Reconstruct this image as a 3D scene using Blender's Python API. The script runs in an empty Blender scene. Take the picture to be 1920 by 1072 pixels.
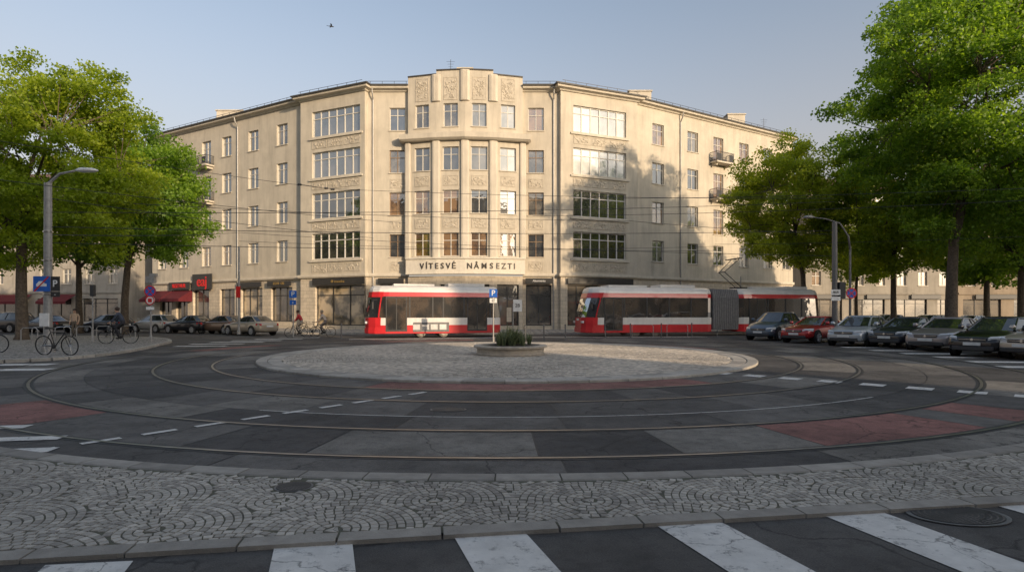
import bpy, math, random
import numpy as np
from mathutils import Vector, Matrix
R=math.radians; rnd=random.Random(11); PI=math.pi
scene=bpy.context.scene; COL=scene.collection
F=1058.0; HZ=587.0; CH=1.6
def gp(px,py,z=0.0):
    d=F*(CH-z)/(py-HZ); return ((px-960)/F*d,d)
def at(px,Y): return (px-960)/F*Y
def zz(py,Y): return CH+(HZ-py)/F*Y
# ------------------------------------------------------------ materials
def nn(nt,t,**k):
    n=nt.nodes.new(t)
    for a,b in k.items(): setattr(n,a,b)
    return n
def M(name,col,rough=.6,metal=0,var=.15,scale=5,bump=0,bscale=40,coat=0,col2=None,stain=0,tone=False,spec=.5,brick=None,speck=0,crack=0,wear=0,ashlar=0):
    m=bpy.data.materials.new(name); m.use_nodes=True; nt=m.node_tree; L=nt.links.new
    p=nt.nodes['Principled BSDF']; tc=nn(nt,'ShaderNodeTexCoord')
    p.inputs['Roughness'].default_value=rough; p.inputs['Metallic'].default_value=metal
    p.inputs['Coat Weight'].default_value=coat; p.inputs['Specular IOR Level'].default_value=spec
    n=nn(nt,'ShaderNodeTexNoise'); n.inputs['Scale'].default_value=scale; n.inputs['Detail'].default_value=7
    n.inputs['Roughness'].default_value=.62
    L(tc.outputs['Object'],n.inputs['Vector'])
    mr=nn(nt,'ShaderNodeMapRange'); mr.inputs[1].default_value=.3; mr.inputs[2].default_value=.7
    L(n.outputs['Fac'],mr.inputs[0])
    mx=nn(nt,'ShaderNodeMix',data_type='RGBA')
    a=[c*(1-var) for c in col[:3]]+[1]; b=list(col2[:3])+[1] if col2 else [min(1,c*(1+var)) for c in col[:3]]+[1]
    mx.inputs[6].default_value=a; mx.inputs[7].default_value=b
    L(mr.outputs[0],mx.inputs[0]); out=mx.outputs[2]
    def mul(out,facsock,dark,lo,hi,rev=False):
        r=nn(nt,'ShaderNodeMapRange'); r.inputs[1].default_value=lo; r.inputs[2].default_value=hi
        r.inputs[3].default_value=dark; r.inputs[4].default_value=1
        L(facsock,r.inputs[0])
        v=nn(nt,'ShaderNodeVectorMath',operation='SCALE'); L(out,v.inputs[0]); L(r.outputs[0],v.inputs['Scale'])
        return v.outputs[0]
    if stain:
        mp=nn(nt,'ShaderNodeMapping'); mp.inputs['Scale'].default_value=(1.1,1.1,.12)
        L(tc.outputs['Object'],mp.inputs[0]); s=nn(nt,'ShaderNodeTexNoise'); s.inputs['Scale'].default_value=1.6; s.inputs['Detail'].default_value=8
        s.inputs['Roughness'].default_value=.7
        L(mp.outputs[0],s.inputs['Vector']); out=mul(out,s.outputs['Fac'],1-stain,.32,.55)
    if speck:
        s=nn(nt,'ShaderNodeTexNoise'); s.inputs['Scale'].default_value=85; s.inputs['Detail'].default_value=3
        L(tc.outputs['Object'],s.inputs['Vector']); out=mul(out,s.outputs['Fac'],1-speck,.35,.65)
        s=nn(nt,'ShaderNodeTexNoise'); s.inputs['Scale'].default_value=.55; s.inputs['Detail'].default_value=6; s.inputs['Roughness'].default_value=.65
        L(tc.outputs['Object'],s.inputs['Vector']); out=mul(out,s.outputs['Fac'],.62,.38,.56)
        s=nn(nt,'ShaderNodeTexNoise'); s.inputs['Scale'].default_value=6; s.inputs['Detail'].default_value=8; s.inputs['Roughness'].default_value=.75
        L(tc.outputs['Object'],s.inputs['Vector']); out=mul(out,s.outputs['Fac'],.72,.38,.5)
    if crack:
        w=nn(nt,'ShaderNodeTexNoise'); w.inputs['Scale'].default_value=1.8; w.inputs['Detail'].default_value=6
        L(tc.outputs['Object'],w.inputs['Vector'])
        av=nn(nt,'ShaderNodeVectorMath',operation='MULTIPLY_ADD'); av.inputs[1].default_value=(.9,.9,.9)
        L(w.outputs['Color'],av.inputs[0]); L(tc.outputs['Object'],av.inputs[2])
        vo=nn(nt,'ShaderNodeTexVoronoi',feature='DISTANCE_TO_EDGE'); vo.inputs['Scale'].default_value=crack
        L(av.outputs[0],vo.inputs['Vector']); out=mul(out,vo.outputs['Distance'],.35,.0,.009)
    if brick:
        vo=nn(nt,'ShaderNodeTexVoronoi',feature='DISTANCE_TO_EDGE'); vo.inputs['Scale'].default_value=brick
        vo.inputs['Randomness'].default_value=.55
        L(tc.outputs['Object'],vo.inputs['Vector']); out=mul(out,vo.outputs['Distance'],.3,.02,.14)
    if ashlar:
        sp=nn(nt,'ShaderNodeSeparateXYZ'); L(tc.outputs['Object'],sp.inputs[0]); ma=nn(nt,'ShaderNodeMath',operation='MULTIPLY_ADD'); ma.inputs[1].default_value=.45
        L(sp.outputs[1],ma.inputs[0]); L(sp.outputs[0],ma.inputs[2]); cb=nn(nt,'ShaderNodeCombineXYZ'); L(ma.outputs[0],cb.inputs[0]); L(sp.outputs[2],cb.inputs[1])
        bt=nn(nt,'ShaderNodeTexBrick'); bt.inputs['Scale'].default_value=ashlar; bt.inputs['Color1'].default_value=(1,1,1,1); bt.inputs['Color2'].default_value=(.86,.86,.86,1); bt.inputs['Mortar'].default_value=(.6,.6,.6,1); bt.inputs['Mortar Size'].default_value=.014; bt.inputs['Brick Width'].default_value=.62; bt.inputs['Row Height'].default_value=.34
        L(cb.outputs[0],bt.inputs['Vector']); vm=nn(nt,'ShaderNodeVectorMath',operation='MULTIPLY'); L(out,vm.inputs[0]); L(bt.outputs['Color'],vm.inputs[1]); out=vm.outputs[0]
    if tone:
        at_=nn(nt,'ShaderNodeAttribute',attribute_name='tone')
        v=nn(nt,'ShaderNodeVectorMath',operation='SCALE'); L(out,v.inputs[0]); L(at_.outputs['Fac'],v.inputs['Scale']); out=v.outputs[0]
    L(out,p.inputs['Base Color'])
    if bump:
        n2=nn(nt,'ShaderNodeTexNoise'); n2.inputs['Scale'].default_value=bscale; n2.inputs['Detail'].default_value=6
        L(tc.outputs['Object'],n2.inputs['Vector'])
        bp=nn(nt,'ShaderNodeBump'); bp.inputs['Strength'].default_value=bump; bp.inputs['Distance'].default_value=.02
        L(n2.outputs['Fac'],bp.inputs['Height']); L(bp.outputs[0],p.inputs['Normal'])
    if wear:
        n3=nn(nt,'ShaderNodeTexNoise'); n3.inputs['Scale'].default_value=7; n3.inputs['Detail'].default_value=12; n3.inputs['Roughness'].default_value=.8
        L(tc.outputs['Object'],n3.inputs['Vector'])
        r=nn(nt,'ShaderNodeMapRange'); r.inputs[1].default_value=wear-.07; r.inputs[2].default_value=wear+.05
        L(n3.outputs['Fac'],r.inputs[0])
        tr=nn(nt,'ShaderNodeMix',data_type='RGBA'); tr.inputs[6].default_value=(.13,.125,.12,1)
        L(r.outputs[0],tr.inputs[0]); L(out,tr.inputs[7]); L(tr.outputs[2],p.inputs['Base Color'])
    return m
def glass(name,col,refl=.25,col2=None,scale=.6):
    m=bpy.data.materials.new(name); m.use_nodes=True; nt=m.node_tree; L=nt.links.new
    p=nt.nodes['Principled BSDF']; o=nt.nodes['Material Output']
    tc=nn(nt,'ShaderNodeTexCoord'); n=nn(nt,'ShaderNodeTexNoise'); n.inputs['Scale'].default_value=scale; n.inputs['Detail'].default_value=3
    L(tc.outputs['Object'],n.inputs['Vector'])
    mx=nn(nt,'ShaderNodeMix',data_type='RGBA'); mx.inputs[6].default_value=list(col)+[1]; mx.inputs[7].default_value=list(col2 or [c*1.6 for c in col])+[1]
    mr=nn(nt,'ShaderNodeMapRange'); mr.inputs[1].default_value=.42; mr.inputs[2].default_value=.58
    L(n.outputs['Fac'],mr.inputs[0]); L(mr.outputs[0],mx.inputs[0]); L(mx.outputs[2],p.inputs['Base Color'])
    p.inputs['Roughness'].default_value=.25
    g=nn(nt,'ShaderNodeBsdfGlossy'); g.inputs['Roughness'].default_value=.02; g.inputs['Color'].default_value=(.9,.93,.95,1)
    b=nn(nt,'ShaderNodeBump'); b.inputs['Strength'].default_value=.25; b.inputs['Distance'].default_value=.02
    n2=nn(nt,'ShaderNodeTexNoise'); n2.inputs['Scale'].default_value=1.5; L(tc.outputs['Object'],n2.inputs['Vector']); L(n2.outputs['Fac'],b.inputs['Height']); L(b.outputs[0],g.inputs['Normal'])
    lw=nn(nt,'ShaderNodeLayerWeight'); lw.inputs['Blend'].default_value=.35
    ad=nn(nt,'ShaderNodeMath',operation='MULTIPLY_ADD'); ad.inputs[1].default_value=.6; ad.inputs[2].default_value=refl; ad.use_clamp=True
    L(lw.outputs['Fresnel'],ad.inputs[0])
    ms=nn(nt,'ShaderNodeMixShader'); L(ad.outputs[0],ms.inputs[0]); L(p.outputs[0],ms.inputs[1]); L(g.outputs[0],ms.inputs[2]); L(ms.outputs[0],o.inputs['Surface'])
    return m
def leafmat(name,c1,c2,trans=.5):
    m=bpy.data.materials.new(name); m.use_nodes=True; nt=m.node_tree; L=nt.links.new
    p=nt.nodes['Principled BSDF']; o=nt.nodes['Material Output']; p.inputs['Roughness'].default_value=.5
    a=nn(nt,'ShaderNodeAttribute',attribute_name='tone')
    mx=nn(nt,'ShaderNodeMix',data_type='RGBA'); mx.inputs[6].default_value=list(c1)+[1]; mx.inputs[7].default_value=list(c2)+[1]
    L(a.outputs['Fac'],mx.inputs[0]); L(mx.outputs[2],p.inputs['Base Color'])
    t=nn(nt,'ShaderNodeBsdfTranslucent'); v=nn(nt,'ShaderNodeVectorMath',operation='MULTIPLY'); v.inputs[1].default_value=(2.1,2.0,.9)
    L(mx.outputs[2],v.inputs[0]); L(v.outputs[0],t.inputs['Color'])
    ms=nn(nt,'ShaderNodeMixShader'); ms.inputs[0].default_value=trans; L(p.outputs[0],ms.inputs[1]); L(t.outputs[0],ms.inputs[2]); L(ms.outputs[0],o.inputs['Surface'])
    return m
MT=dict(
 asph=M('asphalt',(.122,.114,.106),.8,var=.25,scale=2,bump=.5,bscale=120,speck=.35,crack=.35),
 asphd=M('asphalt_dark',(.086,.081,.078),.78,var=.3,scale=1.5,bump=.5,bscale=120,speck=.35,crack=.5),
 asphl=M('asphalt_light',(.26,.24,.21),.85,var=.2,scale=2,bump=.5,bscale=100,speck=.35,crack=.45),
 asphm=M('asphalt_mid',(.175,.163,.148),.82,var=.2,scale=2,bump=.5,bscale=100,speck=.3,crack=.4),
 red=M('asphalt_red',(.34,.155,.13),.85,var=.25,scale=2,bump=.4,bscale=100,speck=.35,crack=.4),
 tar=M('tar',(.03,.029,.029),.6),
 mortar=M('mortar',(.16,.147,.12),.95,var=.4,scale=9,col2=(.125,.125,.08)),
 cob=M('cobble',(.42,.385,.335),.75,var=.2,scale=9,bump=.3,bscale=60,tone=True),
 cob2=M('cobble_island',(.50,.445,.375),.78,var=.2,scale=4,bump=.3,bscale=40,tone=True),
 cobp=M('cobble_paving',(.42,.385,.34),.8,var=.25,scale=2,brick=8,bump=.3,bscale=20),
 flag=M('flagstone',(.38,.35,.31),.8,var=.2,scale=2,brick=1.6,bump=.2,bscale=20),
 kerb=M('kerb_stone',(.42,.385,.335),.8,var=.2,scale=5,bump=.4,bscale=70,tone=True),
 paint=M('road_paint',(.68,.655,.61),.7,var=.14,scale=5,bump=.3,bscale=90,wear=.41,crack=.9),
 steel=M('rail_steel',(.30,.275,.245),.38,metal=.75,var=.3,scale=3),
 stucco=M('stucco',(.53,.475,.385),.9,var=.11,scale=.7,bump=.25,bscale=30,stain=.2),
 stucco2=M('stucco_pale',(.57,.515,.425),.9,var=.10,scale=.9,bump=.25,bscale=25,stain=.16),
 relief=M('relief',(.49,.435,.35),.9,var=.2,scale=5,bump=.7,bscale=5,stain=.12),
 stone=M('ground_stone',(.60,.52,.41),.85,var=.14,scale=2.2,ashlar=1.0,bump=.3,bscale=14,stain=.12),
 slate=M('roof_metal',(.07,.065,.06),.6,metal=.2,var=.3,scale=2),
 white=M('window_white',(.60,.57,.51),.5,var=.08), sign=M('sign_band',(.66,.61,.52),.85,var=.08,stain=.12),
 brownf=M('window_brown',(.24,.16,.095),.5),
 darkf=M('dark_frame',(.04,.038,.036),.45),
 iron=M('iron',(.045,.045,.047),.5,metal=.3),
 galv=M('galvanised',(.36,.35,.335),.5,metal=.4,var=.2,scale=8,stain=.2),
 dgalv=M('grey_pole_paint',(.17,.165,.16),.5,metal=.2,var=.2,scale=8,stain=.2),
 bark=M('bark',(.12,.092,.068),.95,var=.5,scale=9,bump=1,bscale=22,stain=.3),
 g1=glass('glass_dark',(.03,.03,.03),.28,(.07,.065,.055),1.3), g2=glass('glass_curtain',(.08,.075,.065),.2,(.19,.17,.14),.9),
 g3=glass('glass_sky_tint',(.13,.15,.17),.26,(.20,.21,.225)), g5=glass('glass_pale_sky_tint',(.17,.19,.21),.09,(.25,.26,.27),.9), g4=glass('glass_warm',(.12,.07,.035),.26,(.30,.18,.085),.8),  # bluish and warm base colours stand in for reflected sky and sunlit houses
 shop=glass('shop_glass',(.035,.032,.03),.14,(.17,.14,.105),.45), shopw=glass('shop_glass_painted_glow',(.10,.085,.06),.1,(.55,.43,.28),.8),  # warm glow of the shop interior is painted into the pane's base colour
 cg=glass('car_glass',(.012,.014,.016),.10), wsg=glass('windscreen_glass',(.014,.015,.017),.03), tg=glass('tram_glass',(.014,.013,.013),.07,(.07,.05,.035),1.1),
 twhite=M('tram_white',(.70,.68,.65),.35,var=.06,scale=2,coat=.4,stain=.1), tred=M('tram_red',(.55,.02,.026),.32,var=.1,scale=2,coat=.5),
 rubber=M('rubber',(.022,.022,.023),.85), bell=M('bellows',(.18,.175,.175),.8,var=.2),
 plast=M('dark_plastic',(.035,.035,.037),.55), chrome=M('chrome',(.6,.6,.6),.2,metal=.9), alloy=M('alloy',(.45,.45,.46),.35,metal=.6),
 lamp=M('headlight_lens',(.6,.62,.65),.1,var=.1,coat=1), tail=M('tail_light',(.4,.012,.01),.2,coat=1),
 plate=M('plate_white',(.7,.7,.68),.5), blue=M('sign_blue',(.02,.13,.52),.4), signw=M('sign_white',(.78,.78,.76),.45), signr=M('sign_red',(.6,.02,.02),.4),
 awn=M('awning_red',(.11,.008,.014),.8,var=.2), gold=M('gold_letter',(.4,.27,.1),.4,metal=.5), letter=M('letter_dark',(.06,.05,.042),.5),
 soil=M('soil',(.06,.045,.03),.95,bump=.6), planter=M('planter_stone',(.50,.43,.35),.85,var=.2,bump=.3,stain=.15),
 skin=M('skin',(.45,.27,.19),.6), hair=M('hair',(.04,.025,.018),.7), shoe=M('shoe',(.03,.028,.026),.6),
 leafA=leafmat('leaf_yellow',(.12,.19,.018),(.34,.41,.035),.55), leafB=leafmat('leaf_green',(.08,.16,.022),(.23,.35,.035)),
 leafC=leafmat('leaf_dark',(.06,.125,.022),(.17,.26,.035),.45), leafD=leafmat('leaf_bright',(.17,.24,.03),(.42,.46,.055),.55),
 grass=leafmat('grass_tuft',(.07,.11,.05),(.26,.28,.17),.2),
 bA=M('facade_grey',(.36,.33,.285),.9,var=.15,scale=.5,stain=.25), bB=M('facade_tan',(.30,.24,.175),.9,var=.15,scale=.5,stain=.25),
 bC=M('facade_white',(.30,.27,.225),.9,var=.15,scale=.5,stain=.25), roofr=M('roof_tile',(.17,.09,.065),.85,var=.25,scale=4),
)
# ------------------------------------------------------------ mesh builder
class MB:
    def __init__(s,T=None): s.v=[]; s.f=[]; s.m=[]; s.T=T; s.mi=0
    def add(s,vs,fs):
        b=len(s.v)
        for p in vs:
            p=Vector(p); s.v.append(s.T@p if s.T is not None else p)
        for f in fs: s.f.append([i+b for i in f]); s.m.append(s.mi)
    def quad(s,a,b,c,d): s.add([a,b,c,d],[(0,1,2,3)])
    def box(s,x0,x1,y0,y1,z0,z1):
        s.add([(x0,y0,z0),(x1,y0,z0),(x1,y1,z0),(x0,y1,z0),(x0,y0,z1),(x1,y0,z1),(x1,y1,z1),(x0,y1,z1)],
              [(0,3,2,1),(4,5,6,7),(0,1,5,4),(1,2,6,5),(2,3,7,6),(3,0,4,7)])
    def loft(s,rings,caps=True,closed=True):
        n=len(rings[0]); vs=[p for r in rings for p in r]; fs=[]
        for i in range(len(rings)-1):
            for j in range(n if closed else n-1):
                k=(j+1)%n; fs.append((i*n+j,i*n+k,(i+1)*n+k,(i+1)*n+j))
        if caps: fs.append(tuple(range(n))[::-1]); fs.append(tuple((len(rings)-1)*n+j for j in range(n)))
        s.add(vs,fs)
    def prism(s,poly,z0,z1): s.loft([[(x,y,z0) for x,y in poly],[(x,y,z1) for x,y in poly]])
    def tube(s,pts,r,n=8,caps=True):
        pts=[Vector(p) for p in pts]; rs=r if isinstance(r,(list,tuple)) else [r]*len(pts); rings=[]; prev=None
        for i,p in enumerate(pts):
            d=(pts[min(i+1,len(pts)-1)]-pts[max(i-1,0)]).normalized()
            if prev is None:
                a=Vector((0,0,1)) if abs(d.z)<.9 else Vector((1,0,0)); u=d.cross(a).normalized()
            else: u=(prev-d*prev.dot(d)).normalized()
            prev=u; w=d.cross(u)
            rings.append([p+(u*math.cos(2*PI*k/n)+w*math.sin(2*PI*k/n))*rs[i] for k in range(n)])
        s.loft(rings,caps)
    def lathe(s,prof,n=24,c=(0,0,0),axis='z'):
        rings=[]
        for r,z in prof:
            ring=[]
            for k in range(n):
                a=2*PI*k/n; x,y=r*math.cos(a),r*math.sin(a)
                ring.append((c[0]+x,c[1]+y,c[2]+z) if axis=='z' else ((c[0]+x,c[1]+z,c[2]+y) if axis=='y' else (c[0]+z,c[1]+x,c[2]+y)))
            rings.append(ring)
        s.loft(rings)
    def build(s,name,mats,parent=None,smooth=False,world=False,bevel=0,sub=0,tone=None):
        me=bpy.data.meshes.new(name); me.from_pydata([tuple(v) for v in s.v],[],s.f)
        if not isinstance(mats,(list,tuple)): mats=[mats]
        for m in mats: me.materials.append(MT[m] if isinstance(m,str) else m)
        if len(mats)>1: me.polygons.foreach_set('material_index',s.m)
        if smooth: me.polygons.foreach_set('use_smooth',[True]*len(s.f))
        if tone is not None:
            a=me.attributes.new('tone','FLOAT','FACE'); a.data.foreach_set('value',tone)
        me.update()
        o=bpy.data.objects.new(name,me); COL.objects.link(o)
        if parent:
            o.parent=parent
            if world and parent.parent is None: o.matrix_parent_inverse=parent.matrix_basis.inverted()
        if bevel:
            b=o.modifiers.new('bevel','BEVEL'); b.width=bevel; b.segments=2; b.limit_method='ANGLE'
        if sub:
            b=o.modifiers.new('sub','SUBSURF'); b.levels=sub; b.render_levels=sub
        return o
def tag(o,label=None,cat=None,group=None,kind=None):
    if label: o['label']=label
    if cat: o['category']=cat
    if group: o['group']=group
    if kind: o['kind']=kind
    return o
def thing(name,label,cat,loc=(0,0,0),rz=0,group=None):
    o=bpy.data.objects.new(name,None); COL.objects.link(o); o.location=loc; o.rotation_euler=(0,0,rz); o.empty_display_size=.2
    return tag(o,label,cat,group)
def struct(mb,name,mat,label,cat,**k):
    o=mb.build(name,mat,**k); return tag(o,label,cat,None,'structure')
def text(s,size,mat,parent,loc,rot,name='lettering',ext=.015,sx=1,world=True,bold=.012):
    cu=bpy.data.curves.new('t','FONT'); cu.body=s; cu.size=size; cu.align_x='CENTER'; cu.align_y='CENTER'; cu.extrude=ext; cu.offset=size*bold
    t=bpy.data.objects.new('t',cu); COL.objects.link(t); bpy.context.view_layer.update()
    me=bpy.data.meshes.new_from_object(t.evaluated_get(bpy.context.evaluated_depsgraph_get()))
    bpy.data.objects.remove(t); me.name=name; me.materials.clear(); me.materials.append(MT[mat])
    T=Matrix.Translation(loc)@Matrix.Rotation(rot[2],4,'Z')@Matrix.Rotation(rot[0],4,'X')@Matrix.Diagonal((sx,1,1,1))
    me.transform(T)
    o=bpy.data.objects.new(name,me); COL.objects.link(o)
    if parent:
        o.parent=parent
        if world and parent.parent is None: o.matrix_parent_inverse=parent.matrix_basis.inverted()
    return o
# ------------------------------------------------------------ ground
CX,CY=-.16,21.5
mb=MB(); mb.quad((-900,-600,0),(900,-600,0),(900,1200,0),(-900,1200,0))
struct(mb,'road','asph','worn dark asphalt roadway across the whole square','road')
def sector(mb,r0,r1,a0,a1,z):
    n=max(1,int((a1-a0)/3)); 
    for i in range(n):
        p,q=R(a0+(a1-a0)*i/n),R(a0+(a1-a0)*(i+1)/n)
        mb.quad((CX+r0*math.cos(p),CY+r0*math.sin(p),z),(CX+r1*math.cos(p),CY+r1*math.sin(p),z),(CX+r1*math.cos(q),CY+r1*math.sin(q),z),(CX+r0*math.cos(q),CY+r0*math.sin(q),z))
mb=MB(); sector(mb,8.7,15.97,-180,180,.004); struct(mb,'road_bed','tar','dark tar seams between the asphalt patches','road')
mb=MB(); reds=[(0,-108,-61),(4,-127,-117),(4,-75,-63.5),(4,-60,-55),(0,20,60),(3,150,170),(2,100,125)]
rings=[8.8,9.9,11.38,12.87,13.88,15.28,15.95]
for ri in range(6):
    a=-180+rnd.random()*8; tot=a+360; last=-1
    cuts=[]
    for rr,x,y in reds:
        if rr==ri: cuts.append((x,y))
    cuts.sort(); 
    while a<tot-.5:
        nxt=min([c[0] for c in cuts if c[0]>a+.01]+[tot]); inside=[c for c in cuts if abs(c[0]-a)<.02]
        if inside: b=inside[0][1]; mi=4
        else:
            b=min(nxt,a+rnd.uniform(6,16)); mi=rnd.choice([q for q in (0,1,1,2,3,3) if q!=last])
        last=mi
        if b-a>.3:
            mb.mi=mi; e=.035 if ri==0 else .02; ang=math.degrees(e/rings[ri])
            sector(mb,rings[ri]+.01,rings[ri+1]-.01,a+ang/2,b-ang/2,.008)
        a=b
struct(mb,'road_patches',['asph','asphd','asphl','asphm','red'],'patchwork of grey and red asphalt rings around the island','road')
mb=MB()
for i,(x0,y0,x1,y1,mi) in enumerate([(-9,13.5,-20,17.5,1),(-30,9,-15.5,13,2),(-14,33.5,-4,35.2,1),(16,9,26,16,0),(-6,3.2,-2.7,3.55,1),(3,1.5,6,3.0,0)]):
    mb.mi=mi; mb.box(min(x0,x1),max(x0,x1),y0,y1,0,.003+.0004*i)
struct(mb,'road_patch',['asph','asphd','asphm'],'large dark asphalt repair patches outside the tram rings','road')
def polyline_ring(mb,pts,w,z):
    off=[]
    for i,p in enumerate(pts):
        a=Vector(pts[max(i-1,0)]); b=Vector(pts[min(i+1,len(pts)-1)]); d=(b-a).normalized(); n=Vector((d.y,-d.x)); off.append((Vector(p)+n*w/2,Vector(p)-n*w/2))
    for i in range(len(pts)-1):
        a,b=off[i],off[i+1]; mb.quad((*a[0],z),(*a[1],z),(*b[1],z),(*b[0],z))
def rail(pts,label):
    o=MB(); o.mi=0; polyline_ring(o,pts,.17,.012); o.mi=1; polyline_ring(o,pts,.055,.018)
    tag(o.build('tram_rail',['tar','steel']),label,'rail',None,'structure')
circ=lambda r,a0=0,a1=360:[(CX+r*math.cos(R(a)),CY+r*math.sin(R(a))) for a in range(a0,a1+1,3)]
for r,l in ((9.95,'innermost round steel tram rail next to the island kerb'),(11.42,'second round tram rail from the island'),(13.88,'third round tram rail from the island'),(15.32,'outermost round tram rail nearest the cobbled strip')): rail(circ(r),l)
def along(x,y,th,t,off): 
    d=Vector((math.cos(th),math.sin(th))); n=Vector((-d.y,d.x)); p=Vector((x,y))+d*t+n*off; return (p.x,p.y)
TH1,TH2=R(16),R(14)
T1=(-9.7,37.2); T2=(4.55,39.0)
for s in(-.72,.72):
    rail([along(*T1,TH1,t,s) for t in (-5,0,6,12)][:]+[along(*T2,TH2,t,s) for t in(12,22,45)],'straight tram rail running under both trams')
    rail([(-4.5+s*.6-t*1.25,33.0-t*.35-t*t*.018+s*.75) for t in range(0,24,2)],'tram rail curving away to the left street')
    rail([(10+t*1.4,26.5+s+t*.25+t*t*.006) for t in range(0,20,2)],'tram rail curving away between the parked cars')
mb=MB(); polyline_ring(mb,circ(12.87,-108,-57),.035,.013); struct(mb,'lane_line','paint','thin painted white arc between the tram rails','road marking')
# island
ZI=.045
mb=MB(); sector(mb,0.01,8.45,-180,180,ZI); struct(mb,'island_base','mortar','mortar bed of the round cobbled island','island')
mb=MB(); tone=[]
def stone(mb,c4,z0,z1,ins,tn,lst,jz=.003):
    cx=sum(p[0] for p in c4)/4; cy=sum(p[1] for p in c4)/4
    lo=[(p[0],p[1],z0) for p in c4]; hi=[(p[0]+(cx-p[0])*ins,p[1]+(cy-p[1])*ins,z1+rnd.uniform(-jz,jz)) for p in c4]
    mb.add(lo+hi,[(4,5,6,7),(0,1,5,4),(1,2,6,5),(2,3,7,6),(3,0,4,7)]); lst+= [tn]*5
def polar(r,a): return (CX+r*math.cos(a),CY+r*math.sin(a))
r=1.2; k=0
while r<7.95:
    w=.11; n=int(2*PI*r/.125); o=rnd.random()*.1
    for i in range(n):
        a0=2*PI*i/n+o; a1=2*PI*(i+1)/n+o; g=.005/r
        wob=lambda a:r+.06*math.sin(a*26)
        tn=rnd.choice([.7,.82,.92,1,1.08,1.15,1.25])*(1+.12*math.sin(a0*5+r))
        stone(mb,[polar(wob(a0)+.005,a0+g),polar(wob(a0)+w,a0+g),polar(wob(a1)+w,a1-g),polar(wob(a1)+.005,a1-g)],ZI-.01,ZI+.011,.1,tn,tone,.002)
    r+=w+.005; k+=1
struct(mb,'island_paving','cob2','pale cobble rings paving the round traffic island','paving',tone=tone)
def kerbring(r0,r1,n,z0,z1,name,label,a0=0,a1=360,tl=.75,th=1.2):
    mb=MB(); tn=[]
    for i in range(n):
        p,q=R(a0+(a1-a0)*i/n),R(a0+(a1-a0)*(i+1)/n); g=.008/r0
        m=(p+q)/2
        for (s,e) in ((p+g,m),(m,q-g)):
            mb.loft([[ (*polar(r0,s),z0),(*polar(r0,s),z1-.01),(*polar(r0+.02,s),z1),(*polar(r1-.02,s),z1),(*polar(r1,s),z1-.015),(*polar(r1,s),z0)],
                     [ (*polar(r0,e),z0),(*polar(r0,e),z1-.01),(*polar(r0+.02,e),z1),(*polar(r1-.02,e),z1),(*polar(r1,e),z1-.015),(*polar(r1,e),z0)]])
            tn+=[tn[-1] if (s==m) else rnd.uniform(tl,th)]*8
    struct(mb,name,'kerb',label,'kerb',tone=tn)
kerbring(8.42,8.75,56,0,ZI+.025,'island_kerb','ring of pale kerb stones edging the round island')
kerbring(7.98,8.4,90,.02,ZI+.018,'island_border','inner ring of flat pale slabs inside the island kerb')
# foreground strip
mb=MB(); 
Lf=lambda x:4.13+.1486*x
arcY=lambda x,r=16.2:CY-math.sqrt(r*r-(x-CX)**2)
for i in range(40):
    x0=-9+i*.45;x1=x0+.45
    mb.quad((x0,Lf(x0),.024),(x1,Lf(x1),.024),(x1,arcY(x1,16.05),.024),(x0,arcY(x0,16.05),.024))
struct(mb,'pavement_bed','mortar','mossy mortar joints of the foreground cobbled strip','pavement')
mb=MB(); tone=[]; W=1.3; S=.0645
def infan(x,y,row):   # inside any fan of this row
    oy=row*W/2+1.5; xs=(x-(W/2 if row%2 else 0))/W; c=round(xs); return math.hypot((xs-c)*W,y-oy)<W/2
for row in range(-1,14):
    oy=row*W/2+1.5
    for k in range(-8,9):
        ox=k*W+(W/2 if row%2 else 0); nr_=int(W/2/S)
        for q in range(nr_+1):
            r0=W/2-(q+1)*S; r1=r0+S
            if r1<.05: continue
            r0=max(r0,.0); rm=(r0+r1)/2; n=max(3,int(2*PI*rm/.07)); ph=rnd.random()
            for i in range(n):
                a0=2*PI*(i+ph)/n; a1=2*PI*(i+1+ph)/n; am=(a0+a1)/2
                cx,cy=ox+rm*math.cos(am),oy+rm*math.sin(am)
                if abs(cx)>8.2 or cy<Lf(cx)+.1 or cy>arcY(cx,16.24): continue
                if infan(cx,cy,row-1) or (row>0 and infan(cx,cy,row-2)): continue
                if math.hypot(cx+1.98,cy-5.12)<.19: continue
                g=.0035; ga=g/max(rm,.05); P=lambda r,a:(ox+r*math.cos(a)+rnd.uniform(-.0025,.0025),oy+r*math.sin(a)+rnd.uniform(-.0025,.0025))
                tn=rnd.choice([.68,.78,.87,.94,1,1,1.06,1.15])*(1+.12*math.sin(cx*1.3+cy))
                stone(mb,[P(r0+g,a0+ga),P(r1-g,a0+ga),P(r1-g,a1-ga),P(r0+g,a1-ga)],.015,.0305,.1,tn,tone,.001)
struct(mb,'cobbled_pavement','cob','grey cobblestones laid in fans across the foreground','pavement',tone=tone)
kerbring(15.97,16.2,34,0,.036,'kerb','curved kerb of long pale stones beside the outer tram rail',-128,-52,.6,.9)
mb=MB(); tn=[]; x=-9
while x<9:
    l=rnd.uniform(.6,.85); 
    a=Vector((x+.006,Lf(x))); b=Vector((x+l-.006,Lf(x+l))); nrm=Vector((-.147,.989))
    q=[a-nrm*.06,b-nrm*.06,b+nrm*.10,a+nrm*.10]
    stone(mb,[tuple(p) for p in q],0,.032,.01,rnd.uniform(.6,.82),tn,.001)
    x+=l
struct(mb,'crossing_kerb','kerb','straight kerb of pale slabs above the zebra crossing',  'kerb',tone=tn)
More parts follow.
